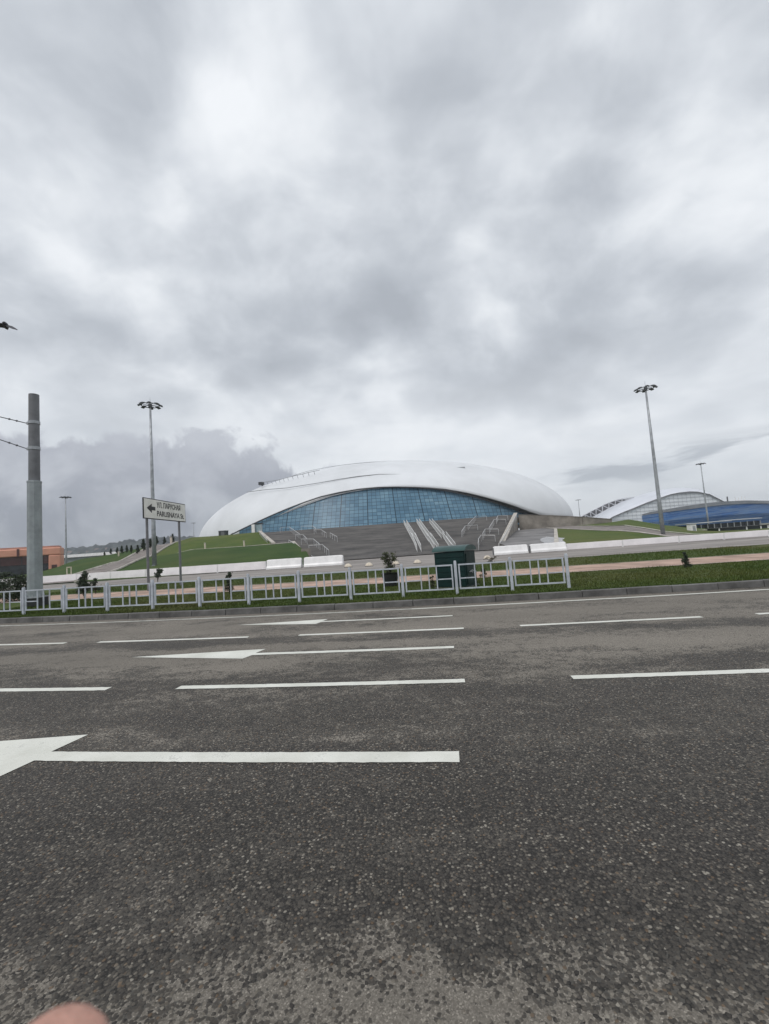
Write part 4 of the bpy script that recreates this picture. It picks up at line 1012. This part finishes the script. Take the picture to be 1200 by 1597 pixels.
YP = 104
x0p, x1p = at(1062, 820, YP).x, at(1178, 815, YP).x
pv = empty('pavilion', ((x0p+x1p)/2, YP, .1), 'long low glass pavilion with pale curved silver roof before the blue building', 'pavilion'); L = x1p-x0p
zr = at(1130, 813.0, YP).z-.1
rfm = MB()
for s0, s1, dzz in ((-.5, -.16, -.16), (-.16, .10, -.08), (.10, .5, .05)):
    rfm.grid([[(L*s, y, zr+dzz+.25-.05*(y*.5)**2) for s in (s0+.004, s1-.004)] for y in np.linspace(-2.2, 2.2, 9)])
rfo = rfm.build('roof', M['silver'], pv); rfo.modifiers.new('t', 'SOLIDIFY').thickness = .16
MB().box((0, .2, (zr-.3)/2), (L*.97, 3.4, zr-.5)).build('glass_wall', M['glassdark'], pv)
cm = MB()
for i in range(12): cm.box((-L*.48+L*.96*i/11, -1.9, (zr-.35)/2), (.14, .14, zr-.35))
cm.build('column', M['steel'], pv, split=True)
YQ = 74
x0q, x1q = at(1112, 830, YQ).x, at(1190, 826, YQ).x
hq = empty('dark_booth', ((x0q+x1q)/2, YQ, .1), 'dark low glazed booth with pale posts behind the right barriers', 'booth'); L = x1q-x0q
zq = at(1150, 822.0, YQ).z-.1
MB().box((0, 0, zq/2), (L, 2.4, zq)).build('body', M['glassdark'], hq)
MB().box((0, 0, zq+.05), (L+.4, 2.8, .1)).build('roof', M['dark'], hq)
cm = MB()
for x_ in (-.48, .06, .34, .48): cm.box((L*x_, -1.26, zq*.5), (.16, .12, zq))
cm.build('post', M['whiteplastic'], hq, split=True)
p = at(1079, 824, 72)
kq = empty('white_kiosk', (p.x, 72, .1), 'small white cabin left of the pavilion on the right', 'kiosk'); MB().box((0, 0, .8), (.95, .9, 1.55)).build('cabin', M['whiteplastic'], kq); MB().box((0, 0, 1.6), (1.1, 1.05, .1)).build('roof', M['steel'], kq); MB().box((.1, -.46, .7), (.45, .04, 1.2)).build('door', M['steel'], kq)
YW = 78
cheek('low_wall', [(at(1072, 828, YW).x, YW, .5), (at(1120, 828, YW).x, YW, .5), (at(1220, 828, YW).x, YW-2, .45)], .4, 'low grey beige wall behind the right barriers', m_='beige')

# ------------------------------------------------------------------ bird
bl_ = at(8, 508, 17.0)
bd = empty('flying_bird', bl_, 'dark bird gliding with drooped wings at the left edge of the sky', 'bird')
B3 = lambda x, y: at(x, y, 17.0)-bl_
m_ = MB(); m_.tube([B3(3, 508.5)+Vector((0, .28, 0)), B3(5, 507.5)+Vector((0, .16, 0)), B3(8.5, 506.5), B3(11, 506.5)+Vector((0, -.12, 0)), B3(12.8, 507)+Vector((0, -.2, 0))], [.02, .08, .10, .075, .03], 10); m_.build('body', M['bird'], bd, smooth=True)
def wing(p, ch, nm):
    m2 = MB(); up = Vector((0, 0, .018)); n = len(p); L1 = []; 
    sp_ = (p[-1]-p[0]).normalized(); cd = (sp_.cross(bl_-EYE).normalized()*.42+Vector((0, 1, 0))*.9).normalized()
    for q, c_ in zip(p, ch): L1 += [q-cd*c_*.5, q+up, q+cd*c_*.5, q-up*.6]
    fs = []
    for i in range(n-1):
        for j in range(4): fs.append((i*4+j, i*4+(j+1) % 4, i*4+4+(j+1) % 4, i*4+4+j))
    fs += [(3, 2, 1, 0), tuple(range((n-1)*4, n*4))]; m2.add(L1, fs); m2.build(nm, M['bird'], bd)
wing([B3(10, 507), B3(14, 508.3), B3(19, 511), B3(23.5, 513.2), B3(27, 514.6)], [.26, .30, .27, .20, .05], 'wing')
wing([B3(7, 507.5), B3(3, 507.6), B3(-3, 507), B3(-9, 509), B3(-15, 513)], [.26, .30, .27, .20, .05], 'wing')

# ------------------------------------------------------------------ grass blades on the near strips
def blades(name, n, t0, t1, n0, n1, z, hmin, hmax, m_, thr=0.0, seed=1):
    rng = np.random.default_rng(seed); tt = rng.uniform(t0, t1, n); nn = rng.uniform(n0, n1, n)
    a_ = np.abs(tt+1); bb = np.where(a_ < 12, .0046*a_*a_, .0046*144+(a_-12)*.0046*24*np.maximum(0, 1-(a_-12)/60))
    x = TV.x*tt+NV.x*(nn+bb); y = TV.y*tt+NV.y*(nn+bb)
    h = rng.uniform(hmin, hmax, n)*(.55+.6*(np.sin(tt*1.7+nn*2.1)*np.sin(tt*.6-nn*3.3)*.5+.5)); an = rng.uniform(0, 6.283, n); w = rng.uniform(.006, .013, n)
    lean = rng.normal(size=(n, 2))*.35*h[:, None]; zz = np.full(n, z)
    p = np.stack([x, y, zz], 1); d = np.stack([np.cos(an)*w, np.sin(an)*w, np.zeros(n)], 1); tip = np.stack([x+lean[:, 0], y+lean[:, 1], zz+h], 1)
    v = np.stack([p-d, p+d, tip], 1).reshape(-1, 3)
    me = bpy.data.meshes.new(name); me.vertices.add(3*n); me.vertices.foreach_set('co', v.ravel()); me.loops.add(3*n); me.loops.foreach_set('vertex_index', np.arange(3*n)); me.polygons.add(n); me.polygons.foreach_set('loop_start', np.arange(0, 3*n, 3)); me.update(calc_edges=True); me.validate()
    me.materials.append(m_); o = bpy.data.objects.new(name, me); C.objects.link(o); return tag(o, 'short green grass growing on the verge and lawns', 'grass', None, 'stuff')
M['blade'] = grass_mat('grass_blades', (.056, .092, .018), (.086, .114, .026), (.175, .150, .065))
blades('grass', 70000, -17, 12, 11.06, 16.2, .125, .03, .09, M['blade'], seed=2)
blades('grass', 5000, -17, 12, 11.03, 11.2, .125, .04, .10, M['blade'], seed=5)
blades('grass', 40000, -24, 16, 19.5, 26.1, .14, .04, .11, M['blade'], seed=3)

# ------------------------------------------------------------------ the photographer's hand, one finger before the lens
def cw(r_, u_, f_): return CR*r_+CU*u_+FW*f_
hand = bpy.data.meshes.new('person_hand')
jv = []; je = []; jr = []
def chain(pts, rads, root=None):
    prev = root
    for p, r_ in zip(pts, rads):
        jv.append(tuple(cw(*p))); jr.append(r_); i = len(jv)-1
        if prev is not None: je.append((prev, i))
        prev = i
    return prev
wr = chain([(-.105, -.36, -.30), (-.095, -.30, -.18), (-.085, -.245, -.075)], [.040, .036, .029])
pm1 = chain([(-.075, -.215, -.030), (-.066, -.19, .005)], [.030, .030], wr)
# index finger reaching up across the lens corner
chain([(-.061, -.167, .042), (-.0585, -.139, .066), (-.0574, -.116, .0735), (-.0573, -.0974, .074), (-.0572, -.0893, .074)], [.0118, .0106, .0104, .0104, .0098], pm1)
# three curled fingers below
for q, (dr_, du) in enumerate([(-.022, -.012), (-.041, -.022), (-.058, -.034)]):
    chain([(-.060+dr_*.9, -.178+du, .040), (-.058+dr_, -.172+du, .068), (-.052+dr_, -.192+du, .078), (-.050+dr_, -.208+du, .064)], [.0112-.0006*q, .0096-.0005*q, .0088-.0005*q, .0076-.0005*q], pm1)
# thumb leaves the side of the palm
chain([(-.040, -.210, .010), (-.026, -.196, .040), (-.022, -.180, .066)], [.014, .0115, .0092], pm1)
hand.from_pydata(jv, je, [])
ho = bpy.data.objects.new('person_hand', hand); C.objects.link(ho); ho.location = EYE
tag(ho, 'blurred pink fingertip of the photographer poking in at the bottom left corner', 'hand')
sk = ho.modifiers.new('skin', 'SKIN'); sk.use_smooth_shade = True
for i, r_ in enumerate(jr):
    d_ = hand.skin_vertices[0].data[i]; d_.radius = (r_, r_); d_.use_root = (i == 0)
ss = ho.modifiers.new('subd', 'SUBSURF'); ss.levels = 2; ss.render_levels = 2
SK = mat('skin', (.50, .275, .215), .55, .10, 130, bump=.25, bscale=420); hand.materials.append(SK)
b_ = [n for n in SK.node_tree.nodes if n.type == 'BSDF_PRINCIPLED'][0]; b_.inputs['Subsurface Weight'].default_value = .15; b_.inputs['Subsurface Radius'].default_value = (.008, .003, .002); b_.inputs['Subsurface Scale'].default_value = .5

# ------------------------------------------------------------------ damp air
hz = bpy.data.materials.new('damp_air'); hz.use_nodes = True; hz.node_tree.nodes.clear(); q = NT(hz.node_tree)
pv_ = q.n('ShaderNodeVolumePrincipled'); pv_.inputs['Color'].default_value = (.80, .85, .92, 1); pv_.inputs['Density'].default_value = HAZE; pv_.inputs['Anisotropy'].default_value = .2
ou = q.n('ShaderNodeOutputMaterial'); q.l.new(pv_.outputs[0], ou.inputs['Volume'])
MB().box((0, 700, 59.5), (4200, 2400, 121)).build('haze', hz, kind='stuff')
